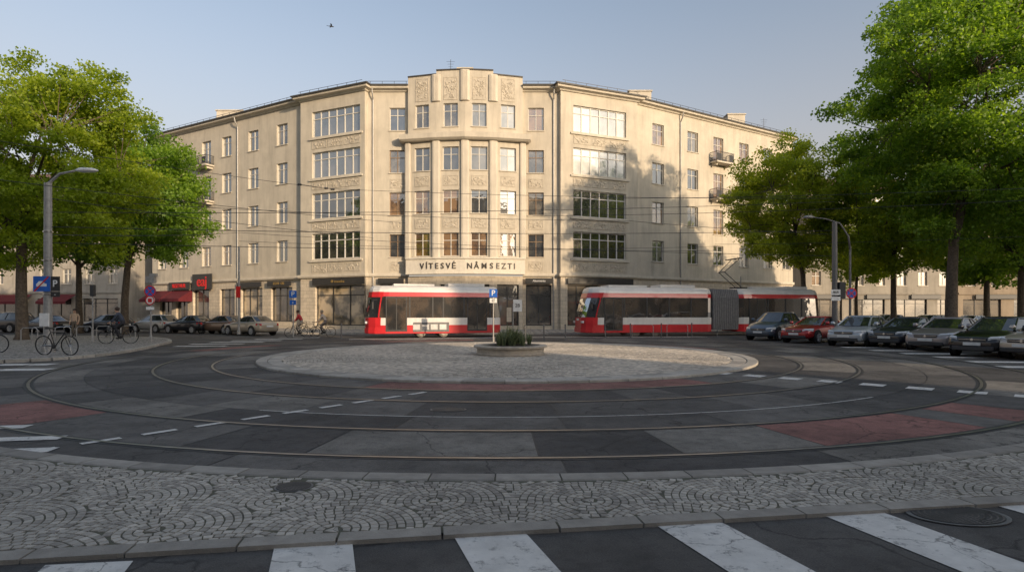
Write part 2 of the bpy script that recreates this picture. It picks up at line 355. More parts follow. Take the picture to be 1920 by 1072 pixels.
# zebra markings near
def stripe(p,d,w,l,z=.006,name='crossing_stripe',label=None,wd=None):
    p=Vector(p); d=Vector(d).normalized(); n=Vector(wd).normalized() if wd else Vector((-d.y,d.x))
    mb=MB(); q=[p,p+n*w,p+n*w+d*l,p+d*l]
    mb.add([(*v,z) for v in q],[(0,1,2,3)])
    return tag(mb.build(name,'paint'),label or 'white painted crossing stripe','road marking',None,'structure')
for (px,py) in ((85,1060),(515,1023),(852,1008),(1230,985),(1535,963),(1850,943)):
    x,y=gp(px,py); stripe((x,y),(.33,-1),.52,2.4,wd=(1,.12),label='broad white zebra stripe in the near foreground')
a=Vector((-5.6,6.3)); b=Vector((-1.75,11.25)); d=(b-a).normalized(); L=(b-a).length; t=0
while t<L: stripe(a+d*t,d,.12,.42,z=.0165,label='short white dash of the guide line crossing the rails'); t+=.66
a=Vector((5.2,14.9)); b=Vector((10.4,9.9)); d=(b-a).normalized(); L=(b-a).length; t=0
while t<L: stripe(a+d*t,d,.46,.46,z=.0165,label='white square dash of the crossing at the right'); t+=.86
for px,py,l in ((322,650,2.4),(352,646,2.6),(390,642.5,2.8),(430,639.5,2.8),(475,636.5,2.8),(520,633.5,2.6),(1585,652,2.),(1640,658,2.2),(1700,664,2.2),(1765,671,2.2),(1830,680,2.1),(1890,690,2.),(-20,686,1.6),(-30,696,1.5)):
    x,y=gp(px,py); stripe((x,y),(1,-.12 if px>900 else .1),.6,l,z=.013,label='white stripe of the far pedestrian crossing')
for px,py,l in ((-90,808,.85),(-90,832,1.15),(-100,856,1.0)):
    x,y=gp(px,py); stripe((x,y),(1,.16),.24,l,z=.0168,label='white stripe at the left edge of the road')
# covers
def cover(name,label,x,y,rx,ry,z,slots):
    t=thing(name,label,'manhole cover',(x,y,z)); m=MB(); n=32
    m.loft([[(rx*math.cos(2*PI*k/n),ry*math.sin(2*PI*k/n),0) for k in range(n)],[(rx*math.cos(2*PI*k/n),ry*math.sin(2*PI*k/n),.005) for k in range(n)]]); m.build('rim','dgalv',t)
    m=MB(); m.loft([[(rx*q*math.cos(2*PI*k/n),ry*q*math.sin(2*PI*k/n),z_) for k in range(n)] for q,z_ in ((.9,.0052),(.9,.007))]); m.build('plate','iron',t)
    m=MB(); n=slots*2+1     # a lattice plate: one connected grid with square holes
    xs=[-1+2*i/n for i in range(n+1)]; e=.28/n
    us=sorted([v-e for v in xs]+[v+e for v in xs]); vid={}
    def vv(i,j):
        if (i,j) not in vid:
            a,b=us[i],us[j]; vid[(i,j)]=len(m.v); k=.86*max(abs(a),abs(b))/max(1e-6,math.hypot(a,b)); m.v.append(Vector((a*rx*k,b*ry*k,.011)))
        return vid[(i,j)]
    for i in range(len(us)-1):
        for j in range(len(us)-1):
            if i%2==0 or j%2==0: m.f.append([vv(i,j),vv(i+1,j),vv(i+1,j+1),vv(i,j+1)]); m.m.append(0)
    m.build('grate','asphm',t)
cover('manhole_cover','round iron grate in the asphalt between the right zebra stripes',3.52,4.46,.38,.24,.006,7)
cover('manhole_cover','small iron cover set into the foreground cobbles',-1.98,5.12,.17,.15,.026,3)
cover('manhole_cover','dark drain cover between the tram rails left of centre',-1.05,9.3,.3,.2,.012,4)
# pavements
def slab(name,poly,z,mat,label,kerb=True):
    mb=MB(); mb.prism(poly,-.02,z); struct(mb,name,mat,label,'pavement')
    if kerb:
        P=[Vector(p) for p in poly]; c=sum(P,Vector((0,0)))/len(P); tn=[]
        m2=MB()
        for i in range(len(P)):
            a,b=P[i],P[(i+1)%len(P)]
            if (a-b).length>40: continue
            d=(b-a).normalized(); nr=Vector((d.y,-d.x)); 
            if nr.dot((a+b)/2-c)<0: nr=-nr
            k=max(1,int((b-a).length/1.1))
            for j in range(k):
                s=a+(b-a)*j/k+d*.008; e=a+(b-a)*(j+1)/k-d*.008
                stone(m2,[tuple(s),tuple(e),tuple(e+nr*.18),tuple(s+nr*.18)],0,z+.012,.02,rnd.uniform(.8,1.15),tn)
        struct(m2,'kerb','kerb','kerb stones edging the '+label,'kerb',tone=tn)
def arcpts(pts,k=4):
    out=[]; P=[Vector(p) for p in pts]
    for i in range(len(P)-1):
        p0,p1,p2,p3=P[max(i-1,0)],P[i],P[i+1],P[min(i+2,len(P)-1)]
        for j in range(k):
            t=j/k; q=.5*((2*p1)+(p2-p0)*t+(2*p0-5*p1+4*p2-p3)*t*t+(3*p1-p0-3*p2+p3)*t**3); out.append((q.x,q.y))
    out.append(tuple(P[-1])); return out
slab('side_pavement',arcpts([(-23,15.8),(-18.5,17.2),(-15.9,18.6),(-15.3,20.5),(-15.9,23.5),(-17.4,27.5),(-19.2,31.5),(-23,35.5),(-31,38)])+[(-60,41),(-60,17)],.1,'cobp','cobbled pavement around the left lamp post')
slab('building_pavement',[(-60,68),(-38,52.5),(-22,45.5),(-14,42.6),(5,42.6),(14,46),(24,47.5),(36,53),(90,66),(90,110),(-60,110)],.12,'flag','pavement in front of the corner building')
slab('right_pavement',[(21.5,15),(22.0,24),(24,33),(27,40),(60,50),(80,15)],.12,'cobp','pavement behind the parked cars')
slab('tram_platform',[along(*T1,TH1,-1,-2.2),along(*T1,TH1,12,-2.2),along(*T2,TH2,8,-2.2),along(*T2,TH2,8,-3.2),along(*T1,TH1,12,-3.4),along(*T1,TH1,-1,-3.4)],.012,'cobp','flat cobbled strip along the tram stop',False)
# ------------------------------------------------------------ planter
t=thing('planter','round stone planter with spiky grass on the traffic island','planter',(CX+.1,CY-.2,ZI+.012))
m=MB(); m.lathe([(1.28,0),(1.3,.05),(1.26,.08),(1.27,.24),(1.38,.27),(1.39,.33),(1.36,.35),(1.12,.35),(1.1,.3),(0.02,.29)],48); m.build('basin','planter',t)
m=MB(); m.lathe([(1.1,.295),(.7,.36),(.02,.42)],24); m.build('soil','soil',t)
m=MB(); tn=[]
tufts=[]
for _ in range(26):
    a=rnd.uniform(0,2*PI); q=rnd.random()**.6; tufts.append((.85*q*math.cos(a),.8*q*math.sin(a),rnd.uniform(.55,1.1)*(1.1-.55*q)))
for (tx,ty,th) in tufts:
    for i in range(42):
        a=rnd.uniform(0,2*PI); b=Vector((tx+rnd.uniform(-.06,.06),ty+rnd.uniform(-.06,.06),.34)); ln=th*rnd.uniform(.5,1.1)
        o=Vector((math.cos(a),math.sin(a),0)); w=Vector((-o.y,o.x,0))*.013; sp=rnd.uniform(.15,.95)
        p1=b+Vector((0,0,ln*.6))+o*sp*ln*.35; p2=b+Vector((0,0,ln*(1-.4*sp)))+o*sp*ln
        m.add([b-w,b+w,p1+w*.8,p1-w*.8,p2],[(0,1,2,3),(3,2,4)]); v=rnd.random(); tn+=[v,v]
o=m.build('grass_tuft','grass',t,tone=tn)
# ------------------------------------------------------------ building helpers
def frame(P0,P1):
    P0=Vector(P0);P1=Vector(P1); d=(P1-P0).normalized(); n=Vector((d.y,-d.x))
    return Matrix(((d.x,n.x,0,P0.x),(d.y,n.y,0,P0.y),(0,0,1,0),(0,0,0,1))),(P1-P0).length
def upx(P0,P1,px):
    d=(Vector(P1)-Vector(P0)).normalized(); k=(px-960)/F; return (k*P0[1]-P0[0])/(d.x-k*d.y)
def wall_grid(mb,L,z0,z1,ops,depth=.28):
    us=sorted({0,L}|{round(o[0],4) for o in ops}|{round(o[1],4) for o in ops}); zs=sorted({z0,z1}|{o[2] for o in ops}|{o[3] for o in ops})
    for i in range(len(us)-1):
        for j in range(len(zs)-1):
            cu,cz=(us[i]+us[i+1])/2,(zs[j]+zs[j+1])/2
            if any(o[0]<cu<o[1] and o[2]<cz<o[3] for o in ops): continue
            mb.quad((us[i],0,zs[j]),(us[i+1],0,zs[j]),(us[i+1],0,zs[j+1]),(us[i],0,zs[j+1]))
    for o in ops:
        a,b,c,d=o[:4]; e=-depth
        mb.quad((a,0,c),(a,e,c),(a,e,d),(a,0,d)); mb.quad((b,0,c),(b,0,d),(b,e,d),(b,e,c))
        mb.quad((a,0,d),(a,e,d),(b,e,d),(b,0,d)); mb.quad((a,0,c),(b,0,c),(b,e,c),(a,e,c))
def window(T,u0,u1,z0,z1,parent,fm='white',pm=None,nx=2,tr=.68,sill=True,name='window',vd=-.2,label=None,tn=.07):
    m=MB(T); f=tn; v0,v1=vd-.04,vd+.04
    m.box(u0,u0+f,v0,v1,z0,z1); m.box(u1-f,u1,v0,v1,z0,z1); m.box(u0+f,u1-f,v0,v1,z0,z0+f); m.box(u0+f,u1-f,v0,v1,z1-f,z1)
    w=(u1-u0)
    for i in range(1,nx):
        c=u0+w*i/nx; m.box(c-f*.55,c+f*.55,v0+.003,v1-.003,z0+f,z1-f)
    if tr:
        zt=z0+(z1-z0)*tr
        for i in range(nx):
            a=u0+w*i/nx+(f if i==0 else f*.55); b=u0+w*(i+1)/nx-(f if i==nx-1 else f*.55)
            m.box(a,b,v0+.006,v1-.006,zt-f*.45,zt+f*.45)
    o=m.build(name,fm,parent,world=True)
    if label: o['label']=label
    g=MB(T)
    for i in range(nx):   # each light sits at a slightly different angle
        a=u0+w*i/nx; b=u0+w*(i+1)/nx; t0,t1=rnd.uniform(-.012,.012),rnd.uniform(-.012,.012)
        g.quad((a,vd-.02+t0,z0),(b,vd-.02+t1,z0),(b,vd-.02+t1-t0,z1),(a,vd-.02,z1))
    g.build('pane',pm or rnd.choice(['g1','g1','g2','g1','g4']),o,world=True)
    if sill:
        s=MB(T); s.box(u0-.08,u1+.08,vd+.04,.09,z0-.07,z0+.003); s.build('sill','stucco2',o,world=True)
    return o
def sweep(mb,pts,prof):
    P=[Vector(p) for p in pts]; rings=[]
    for i,p in enumerate(P):
        ns=[]
        if i>0: d=(p-P[i-1]).normalized(); ns.append(Vector((d.y,-d.x)))
        if i<len(P)-1: d=(P[i+1]-p).normalized(); ns.append(Vector((d.y,-d.x)))
        n=sum(ns,Vector((0,0))).normalized(); k=1/max(.4,n.dot(ns[0]))
        rings.append([(p.x+n.x*v*k,p.y+n.y*v*k,z) for v,z in prof])
    mb.loft(rings)
# ------------------------------------------------------------ main corner building
A=(-42.7,67);B=(-20.3,55);B2=(-20.46,54.6);C2=(-13.46,51.6);C=(-13.3,52)
cd=[(765,51.6),(818,50.95),(872,50.7),(925,50.95),(980,51.6)]
CF=[(at(p,y),y) for p,y in cd]; E=(CF[-1][0],52)
Ff=(4.3,52);F2=(4.45,51.6);G2=(12.15,54.6);G=(12.0,55);Hh=(33.5,67.3)
D=(CF[0][0],52)
main=thing('corner_building','large cream corner apartment building with sign over its entrance','building',(-4.3,52,.1))
rows=[(18.4,20.5),(14.5,16.6),(10.6,12.7),(6.75,8.85)]
ET=22.2; GF=4.95
segs=[(A,B,'wing'),(B,B2,'j'),(B2,C2,'bay'),(C2,C,'j'),(C,D,'single')]
ct=[('c',CF[i],CF[i+1]) for i in range(4)]
segs2=[(E,Ff,'single'),(Ff,F2,'j'),(F2,G2,'bay'),(G2,G,'j'),(G,Hh,'wing')]
wall=MB(); ground=MB(); 
def place_windows(P0,P1,kind,left):
    T,L=frame(P0,P1); ops=[]; jobs=[]; gops=[]
    if kind=='wing':
        cols=[304,345,387,425,475,529] if left else [1234,1299,1347,1395,1440,1475]
        for px in cols:
            c=upx(P0,P1,px); w=.78
            bal=px in(387,1347)
            for ri,(a,b) in enumerate(rows):
                z0=a-.55 if (bal and ri<3) else a
                ops.append((c-w,c+w,z0,b)); jobs.append((c-w,c+w,z0,b,2,.7,None))
        gp_=[(300,322),(330,352),(362,392),(412,440),(452,492),(508,548)] if left else [(1205,1225),(1240,1262),(1290,1318),(1330,1360),(1385,1410),(1430,1455)]
        for a,b in gp_: gops.append((upx(P0,P1,a),upx(P0,P1,b)))
    elif kind=='bay':
        a,b=(upx(P0,P1,585),upx(P0,P1,675)) if left else (upx(P0,P1,1075),upx(P0,P1,1174))
        for ri,(z0,z1) in enumerate(rows):
            ops.append((a,b,z0-.05,z1+.3)); jobs.append((a,b,z0-.05,z1+.3,6,.72,['g3','g3','g1','g1'][ri] if left else ['g5','g5','g1','g1'][ri]))
        gops.append((upx(P0,P1,591),upx(P0,P1,686)) if left else (upx(P0,P1,1064),upx(P0,P1,1122)))
        if not left: gops.append((upx(P0,P1,1130),upx(P0,P1,1182)))
    elif kind=='single':
        c=upx(P0,P1,745 if left else 1005)
        for ri,(z0,z1) in enumerate(rows):
            ops.append((c-.72,c+.72,z0,z1)); jobs.append((c-.72,c+.72,z0,z1,2,.68,None))
        gops.append((upx(P0,P1,712),upx(P0,P1,757)) if left else (upx(P0,P1,986),upx(P0,P1,1034)))
    elif kind=='c':
        c=L/2
        for ri,(z0,z1) in enumerate(rows):
            w=.66 if ri==0 else .74
            ops.append((c-w,c+w,z0,z1)); jobs.append((c-w,c+w,z0,z1,2,.68,['g2','g1','g4','g4'][ri] if left else ['g5','g5','g1','g4'][ri]))  # warm panes in the lower rows imitate sunlit reflections by colour
        gops.append((.35,L-.35))
    zt=ET if kind!='c' else 23.1
    wall.T=T; wall_grid(wall,L,GF+.3,zt,ops)
    for (a,b,z0,z1,nx,tr,pm) in jobs:
        o=window(T,a,b,z0,z1,main,'brownf' if (kind=='single' and z0<18) else 'white',pm,nx,tr,tn=.06 if nx==2 else .085)
    go=[(a,b,.75 if i%3 else .45,4.2) for i,(a,b) in enumerate(gops)]
    ground.T=T; wall_grid(ground,L,-.02,GF,go,.4)
    for i,(a,b,z0,z1) in enumerate(go):
        wide=b-a>3
        window(T,a,b,z0,z1,main,'darkf','shopw' if (left and kind in('bay','single')) or (kind=='wing' and i==4) else 'shop',3 if wide else 2,.76,False,'shop_window',-.3,tn=.09)
    return T,L
for P0,P1,k in segs: place_windows(P0,P1,k,True)
for i,(k,P0,P1) in enumerate(ct): place_windows(P0,P1,k,i<2)
for P0,P1,k in segs2: place_windows(P0,P1,k,False)
for P0,P1 in ((D,CF[0]),(CF[4],E)):
    T,L=frame(P0,P1); wall.T=T; wall_grid(wall,L,GF+.3,23.1,[]); ground.T=T; wall_grid(ground,L,-.02,GF,[])
wall.T=None
for P0,P1,z in ((CF[0],CF[1],23.1),(CF[1],CF[2],23.45),(CF[2],CF[3],23.45),(CF[3],CF[4],23.1)):
    T,L=frame(P0,P1); wall.T=T
    if z>23.2: wall.box(0,L,-.5,0.0,23.1,z)
    wall.box(0,L,-.55,-.004,22.0,23.098)
T,L=frame(CF[1],CF[3]); wall.T=T; wall.box(L/2-.75,L/2+.75,-.9,-.15,23.45,23.85)
wall.T=None
wall.add([(*A,-.02),(A[0]+8,A[1]+14,-.02),(A[0]+8,A[1]+14,ET),(*A,ET)],[(0,1,2,3)])
wall.add([(*Hh,-.02),(Hh[0]-6,Hh[1]+13,-.02),(Hh[0]-6,Hh[1]+13,ET),(*Hh,ET)],[(0,1,2,3)])
wall.build('wall','stucco',main,world=True)
ground.T=None; ground.build('ground_floor_wall','stone',main,world=True)
full=[A,B,B2,C2,C,D]; full2=[E,Ff,F2,G2,G,Hh]
m=MB()
for pl in (full,full2): sweep(m,pl,[(-.3,ET-.25),(.12,ET-.25),(.2,ET-.12),(.5,ET-.06),(.55,ET+.12),(-.3,ET+.12)])
m.build('cornice','stucco2',main,world=True)
m=MB()
for pl in (full,full2): sweep(m,pl,[(.45,ET+.123),(.66,ET+.123),(.68,ET+.25),(.45,ET+.28),(-7,ET+1.5),(-7,ET+.2)])
m.build('roof','slate',main,world=True)
m=MB(); sweep(m,full,[(-.1,GF-.003),(.16,GF-.003),(.22,GF+.12),(.2,GF+.303),(-.1,GF+.303)]); sweep(m,full2,[(-.1,GF-.003),(.16,GF-.003),(.22,GF+.12),(.2,GF+.303),(-.1,GF+.303)])
m.build('string_course','stucco2',main,world=True)
cpl=[(CF[0][0]-.25,51.9),(CF[0][0]-.2,51.5)]+CF[1:4]+[(CF[4][0]+.2,51.5),(CF[4][0]+.25,51.9)]
m=MB(); sweep(m,cpl,[(-.1,17.15),(.35,17.15),(.55,17.3),(.6,17.72),(.25,17.85),(-.1,17.85)]); m.build('ledge','stucco2',main,world=True)
m=MB(); sweep(m,CF[0:2],[(-.6,23.1),(.08,23.1),(.1,23.2),(-.6,23.2)]); sweep(m,CF[3:5],[(-.6,23.1),(.08,23.1),(.1,23.2),(-.6,23.2)]); sweep(m,CF[1:4],[(-.6,23.45),(.08,23.45),(.1,23.55),(-.6,23.55)])
m.build('parapet_coping','slate',main,world=True)
# pilasters
for i in range(5):
    T,L=frame(CF[min(i,3)],CF[min(i,3)+1]); u=0 if i<4 else L
    m=MB(T); w=.36 if 0<i<4 else .28
    m.loft([[(u-w,-.05,z),(u-w,.12,z),(u-w*.6,.19,z),(u+w*.6,.19,z),(u+w,.12,z),(u+w,-.05,z)] for z in (6.61,17.148)]); m.build('pilaster','stucco2',main,world=True)
    if 0<i<4:
        m=MB(T); zt=23.09 if i!=2 else 23.44
        m.loft([[(u-.42,-.05,z),(u-.4,.07,z),(u-.22,.17,z),(u+.22,.17,z),(u+.4,.07,z),(u+.42,-.05,z)] for z in (20.7,zt)]); m.build('pilaster','stucco2',main,world=True)
        for q in(-.13,.0,.13):
            m=MB(T); m.box(u+q-.03,u+q+.03,.172,.2,20.75,zt-.1); m.build('flute','stucco2',main,world=True)
# relief panels
def relief(T,u0,u1,z0,z1,seed,v=0.0):
    rn=random.Random(seed); m=MB(T); m.box(u0,u1,v,v+.02,z0,z1); f=.05
    m.box(u0,u1,v+.021,v+.04,z0,z0+f);m.box(u0,u1,v+.021,v+.04,z1-f,z1);m.box(u0,u0+f,v+.021,v+.039,z0+f,z1-f);m.box(u1-f,u1,v+.021,v+.039,z0+f,z1-f)
    w,h=u1-u0-2*f,z1-z0-2*f; n=max(5,int(w*h*15))
    for i in range(n):
        a,b=u0+f+w*rn.uniform(.1,.9),z0+f+h*rn.uniform(.12,.88); r=rn.uniform(.05,.13); k=rn.uniform(0,PI)
        if rn.random()<.6:
            m.tube([(a+r*1.5*math.cos(k+q),v+.03,b+r*1.5*math.sin(k+q)) for q in (0,.7,1.4,2.1,2.8)],.028,5)
        else:
            m.lathe([(r,.02),(r*.8,.05),(r*.2,.07)],7,(a,v,b),'y')
    m.build('relief_panel','relief',main,world=True)
sd=0
for i,(k,P0,P1) in enumerate(ct):
    T,L=frame(P0,P1); c=L/2
    relief(T,c-.62,c+.62,20.8,22.85,sd); sd+=1
    for z in (13.1,9.25): relief(T,c-.68,c+.68,z,z+.9,sd); sd+=1
for P0,P1,px in ((C,D,745),(E,Ff,1005)):
    T,L=frame(P0,P1); c=upx(P0,P1,px)
    for z in (13.1,9.3,5.5): relief(T,c-.66,c+.66,z,z+.85,sd); sd+=1
for P0,P1,a,b in ((B2,C2,585,675),(F2,G2,1075,1174)):
    T,L=frame(P0,P1); a=upx(P0,P1,a); b=upx(P0,P1,b); w=(b-a-.3)/3
    for z in (17.25,13.35,9.45,5.5):
        for i in range(3): relief(T,a+i*(w+.15),a+i*(w+.15)+w,z,z+.75,sd); sd+=1
    for z in (18.15,14.25,10.35,6.5):
        m=MB(T); m.box(a-.3,b+.3,.0,.14,z-.05,z+.12); m.build('ledge','stucco2',main,world=True)
# entrance canopy with the sign
m=MB(); sp=[(at(762,51.2),51.2)]+[(at(p,y),y) for p,y in ((818,50.6),(872,50.4),(925,50.6))]+[(at(984,51.2),51.2)]
sweep(m,sp,[(-.8,5.1),(.22,5.1),(.22,5.2),(.15,5.22),(.15,6.45),(.28,6.47),(.28,6.6),(-.8,6.6)]); cn=m.build('entrance_canopy','sign',main,world=True)
adv=dict(I=.5,Í=.5,V=1.0,T=.92,E=.9,S=.92,Ė=.9,N=1.08,Â=1.02,M=1.3,Z=.92)
for w_,pxs in (("VÍTESVĖ",(787,857)),("NÂMSEZTI",(874,967))):
    tot=sum(adv[c_] for c_ in w_); acc=0
    for i,chh in enumerate(w_):
        px=pxs[0]+(pxs[1]-pxs[0])*(acc+adv[chh]/2)/tot; acc+=adv[chh]
        for j in range(4):
            P0,P1=sp[j],sp[j+1]; T,L=frame(P0,P1); u=upx(P0,P1,px)
            if 0<=u<=L:
                p=T@Vector((u,.18,5.8)); d=(Vector(P1)-Vector(P0)); text(chh,.72,'letter',cn,p,(R(90),0,math.atan2(d.y,d.x)),'letter',.03,.92,bold=.014); break
# balconies
def balcony(P0,P1,px,z):
    T,L=frame(P0,P1); c=upx(P0,P1,px); m=MB(T); m.box(c-1.35,c+1.35,0.002,1.0,z-.15,z); m.box(c-1.1,c-.95,.002,.7,z-.4,z-.15); m.box(c+.95,c+1.1,.002,.7,z-.4,z-.15)
    o=m.build('balcony','stucco2',main,world=True); r=MB(T)
    r.box(c-1.33,c+1.33,.93,.97,z+.95,z+1.0); r.box(c-1.33,c+1.33,.93,.97,z+.08,z+.12)
    for s in(-1.33,1.29): r.box(c+s,c+s+.04,.0,.93,z+.95,z+1.0); r.box(c+s,c+s+.04,.0,.93,z+.08,z+.12)
    k=-1.33
    while k<1.34: r.box(c+k,c+k+.022,.94,.96,z,z+.97); k+=.13
    k=.05
    while k<.93:
        for s in(-1.33,1.31): r.box(c+s,c+s+.02,k,k+.02,z,z+.97)
        k+=.13
    r.box(c-1.3,c-.6,.945,.955,z+.1,z+.8); r.box(c+.6,c+1.3,.945,.955,z+.1,z+.8)
    r.build('railing','iron',o,world=True)
for z in (17.7,13.8): balcony(A,B,387,z); balcony(G,Hh,1347,z)
# downpipes
for P0,P1,px in ((A,B,447),(G,Hh,1275),(E,Ff,1038),(C,D,700)):
    T,L=frame(P0,P1); u=upx(P0,P1,px); m=MB(T); m.tube([(u,.5,22.1),(u,.4,21.7),(u,.1,21.2),(u,.09,.1)],.065,8); m.build('downpipe','galv',main,world=True)
# roof furniture
def chim(x,y,w,d,z,h):
    m=MB(); m.box(x-w/2,x+w/2,y-d/2,y+d/2,z-1,z+h); m.box(x-w/2-.1,x+w/2+.1,y-d/2-.1,y+d/2+.1,z+h,z+h+.12)
    for i in(-.3,.1,.5): m.lathe([(.12,0),(.1,.25)],8,(x+i*w*.6,y,z+h+.12))
    m.build('chimney','stucco2',main,world=True)
chim(at(436,64),64,2.9,1.4,zz(229,64),1.0); chim(at(1198,59),59,2.3,1.2,zz(192,59),.9); chim(at(1377,66),66,2.0,1.2,zz(233,66),.9)
for pl in ((A,B),(B2,C2),(C,D),(E,Ff),(F2,G2),(G,Hh)):
    T,L=frame(*pl); m=MB(T); k=.3
    while k<L: m.box(k,k+.03,.3,.33,ET+.2,ET+.601); k+=1.1
    m.box(0.05,L-.05,.3,.33,ET+.6,ET+.63)
    m.build('roof_rail','iron',main,world=True)
for px,Y,py in ((845,54,112),(1432,66,222),(1424,67,236)):
    x=at(px,Y); z=zz(py,Y); m=MB(); m.tube([(x,Y,ET+.6),(x,Y,z)],.02,5)
    for i in range(3): m.tube([(x-.4+.1*i,Y,z-.2-.25*i),(x+.4-.1*i,Y,z-.2-.25*i)],.012,4)
    m.build('aerial','iron',main,world=True)
# awnings and shop fascias of the left wing
T,L=frame(A,B)
for a,b in ((300,322),(330,358),(290,299)):
    u0,u1=upx(A,B,a)-.3,upx(A,B,b)+.3; m=MB(T); m.add([(u0,.03,4.2),(u1,.03,4.2),(u1,1.6,3.2),(u0,1.6,3.2),(u0,1.6,2.9),(u1,1.6,2.9),(u0,.03,2.9),(u1,.03,2.9)],[(0,1,2,3),(3,2,5,4),(0,3,4,6),(1,2,5,7)]); m.build('awning','awn',main,world=True)
def fascia(P0,P1,a,b,z0,z1,mat,s=None,size=.5,tm='signw',sx=1):
    T,L=frame(P0,P1); u0,u1=upx(P0,P1,a),upx(P0,P1,b); m=MB(T); m.box(u0,u1,.23,.34,z0,z1); o=m.build('shop_sign',mat,main,world=True)
    if s:
        d=Vector(P1)-Vector(P0); p=T@Vector(((u0+u1)/2,.36,(z0+z1)/2)); text(s,size,tm,o,p,(R(90),0,math.atan2(d.y,d.x)),'lettering',.02,sx)
fascia(A,B,322,360,4.25,5.1,'darkf','RESTAUR',.6,'signr'); fascia(A,B,366,402,4.2,5.9,'darkf','eaj',1.6,'signr')
fascia(A,B,450,494,4.3,4.8,'darkf'); fascia(A,B,506,550,4.3,4.8,'darkf','COM · OE',.36,'gold')
fascia(B2,C2,590,687,4.25,4.85,'darkf','● zeaonica',.34,'gold'); fascia(C,D,710,758,4.3,4.8,'darkf')
fascia(E,Ff,985,1036,4.3,4.8,'darkf','Abonnentu',.26,'signw'); fascia(F2,G2,1062,1184,4.3,4.85,'darkf')
# ------------------------------------------------------------ other buildings
def plain(label,P0,P1,zt,nf,nc,wm,rm,gf=4.2,deep=14,cat='building',shops=True,group=None,rh=3.2):
    T,L=frame(P0,P1); t=thing('apartment_building',label,cat,((P0[0]+P1[0])/2,(P0[1]+P1[1])/2,0),0,group)
    fh=(zt-gf)/nf; ops=[]; w=L/nc
    for j in range(nf):
        for i in range(nc):
            c=w*(i+.5); z0=gf+j*fh+fh*.3; ops.append((c-.6,c+.6,z0,z0+fh*.55))
    if shops:
        for i in range(0,nc,2):
            ops.append((w*(i+.2),w*(i+1.7) if i+1.7<nc else w*(i+.85),.6,3.4))
    m=MB(T); wall_grid(m,L,-.02,zt,ops,.25); m.quad((0,0,-.02),(0,-deep,-.02),(0,-deep,zt),(0,0,zt)); m.quad((L,0,-.02),(L,-deep,-.02),(L,-deep,zt),(L,0,zt)); m.quad((0,-deep,-.02),(L,-deep,-.02),(L,-deep,zt),(0,-deep,zt))
    m.build('wall',wm,t,world=True)
    for (a,b,c,d) in ops:
        if c<1: window(T,a,b,c,d,t,'darkf','shop',3,.8,False,'shop_window',-.2)
        else: window(T,a,b,c,d,t,'white',None,2,.66,True)
    m=MB(T); m.loft([[(-.2,.35,zt),(-.2,.35,zt+.2),(-.2,-deep/2,zt+rh),(-.2,-deep,zt)],[(L+.2,.35,zt),(L+.2,.35,zt+.2),(L+.2,-deep/2,zt+rh),(L+.2,-deep,zt)]]); m.build('roof',rm,t,world=True)
    m=MB(T); m.box(0,L,.003,.25,zt-.3,zt-.003); m.build('cornice',wm,t,world=True); m=MB(T); m.box(0,L,.003,.15,gf-.15,gf+.1); m.build('string_course',wm,t,world=True)
    return t
def addawn(b,P0,P1,lst,mat='awn'):
    for (a,c) in lst:
        T,L=frame(P0,P1); m=MB(T); m.add([(a,.26,3.9),(c,.26,3.9),(c,1.8,3.0),(a,1.8,3.0),(a,1.8,2.7),(c,1.8,2.7)],[(0,1,2,3),(3,2,5,4)]); m.build('awning',mat,b,world=True)
b1=plain('grey apartment row with red awnings seen behind the left trees',(-78,72),(-47,68.5),17.5,4,10,'bA','roofr')
addawn(b1,(-78,72),(-47,68.5),((3,6.5),(14,19),(21,25)))
plain('brown apartment house at the far left edge',(-104,66),(-79,72.5),16,4,8,'bB','roofr')
b2=plain('dull cream apartment house with tiled roof right of the corner building',(38,73),(58,74),17.5,4,7,'bC','roofr')
b3=plain('tan house with shops behind the big right tree',(58.5,74),(80,72),17,4,7,'bB','roofr')
for b_,p0,p1,l in ((b2,(38,73),(58,74),((1,6),(8,12),(14,18))),(b3,(58.5,74),(80,72),((2,7),(9,14)))):
    for a,c in l:
        T,L=frame(p0,p1); m=MB(T); m.box(a,c,.16,.3,3.45,4.0); m.build('shop_sign','darkf',b_,world=True)
plain('grey apartment house at the far right edge',(80.5,72),(112,60),17,4,9,'bA','slate')
plain('tall unseen apartment block added behind the viewer to shade the square',(43.4,-28),(-80,-28),28.0,6,16,'bA','slate',deep=4,shops=False,rh=.8)  # out of frame, added to cast the long shadow over the square
plain('second tall unseen apartment block added behind the viewer beyond a sun gap',(125,-28),(54.5,-28),28.0,6,10,'bB','slate',deep=4,shops=False,rh=.8)  # also out of frame; gap between blocks shaped to let sun onto the island
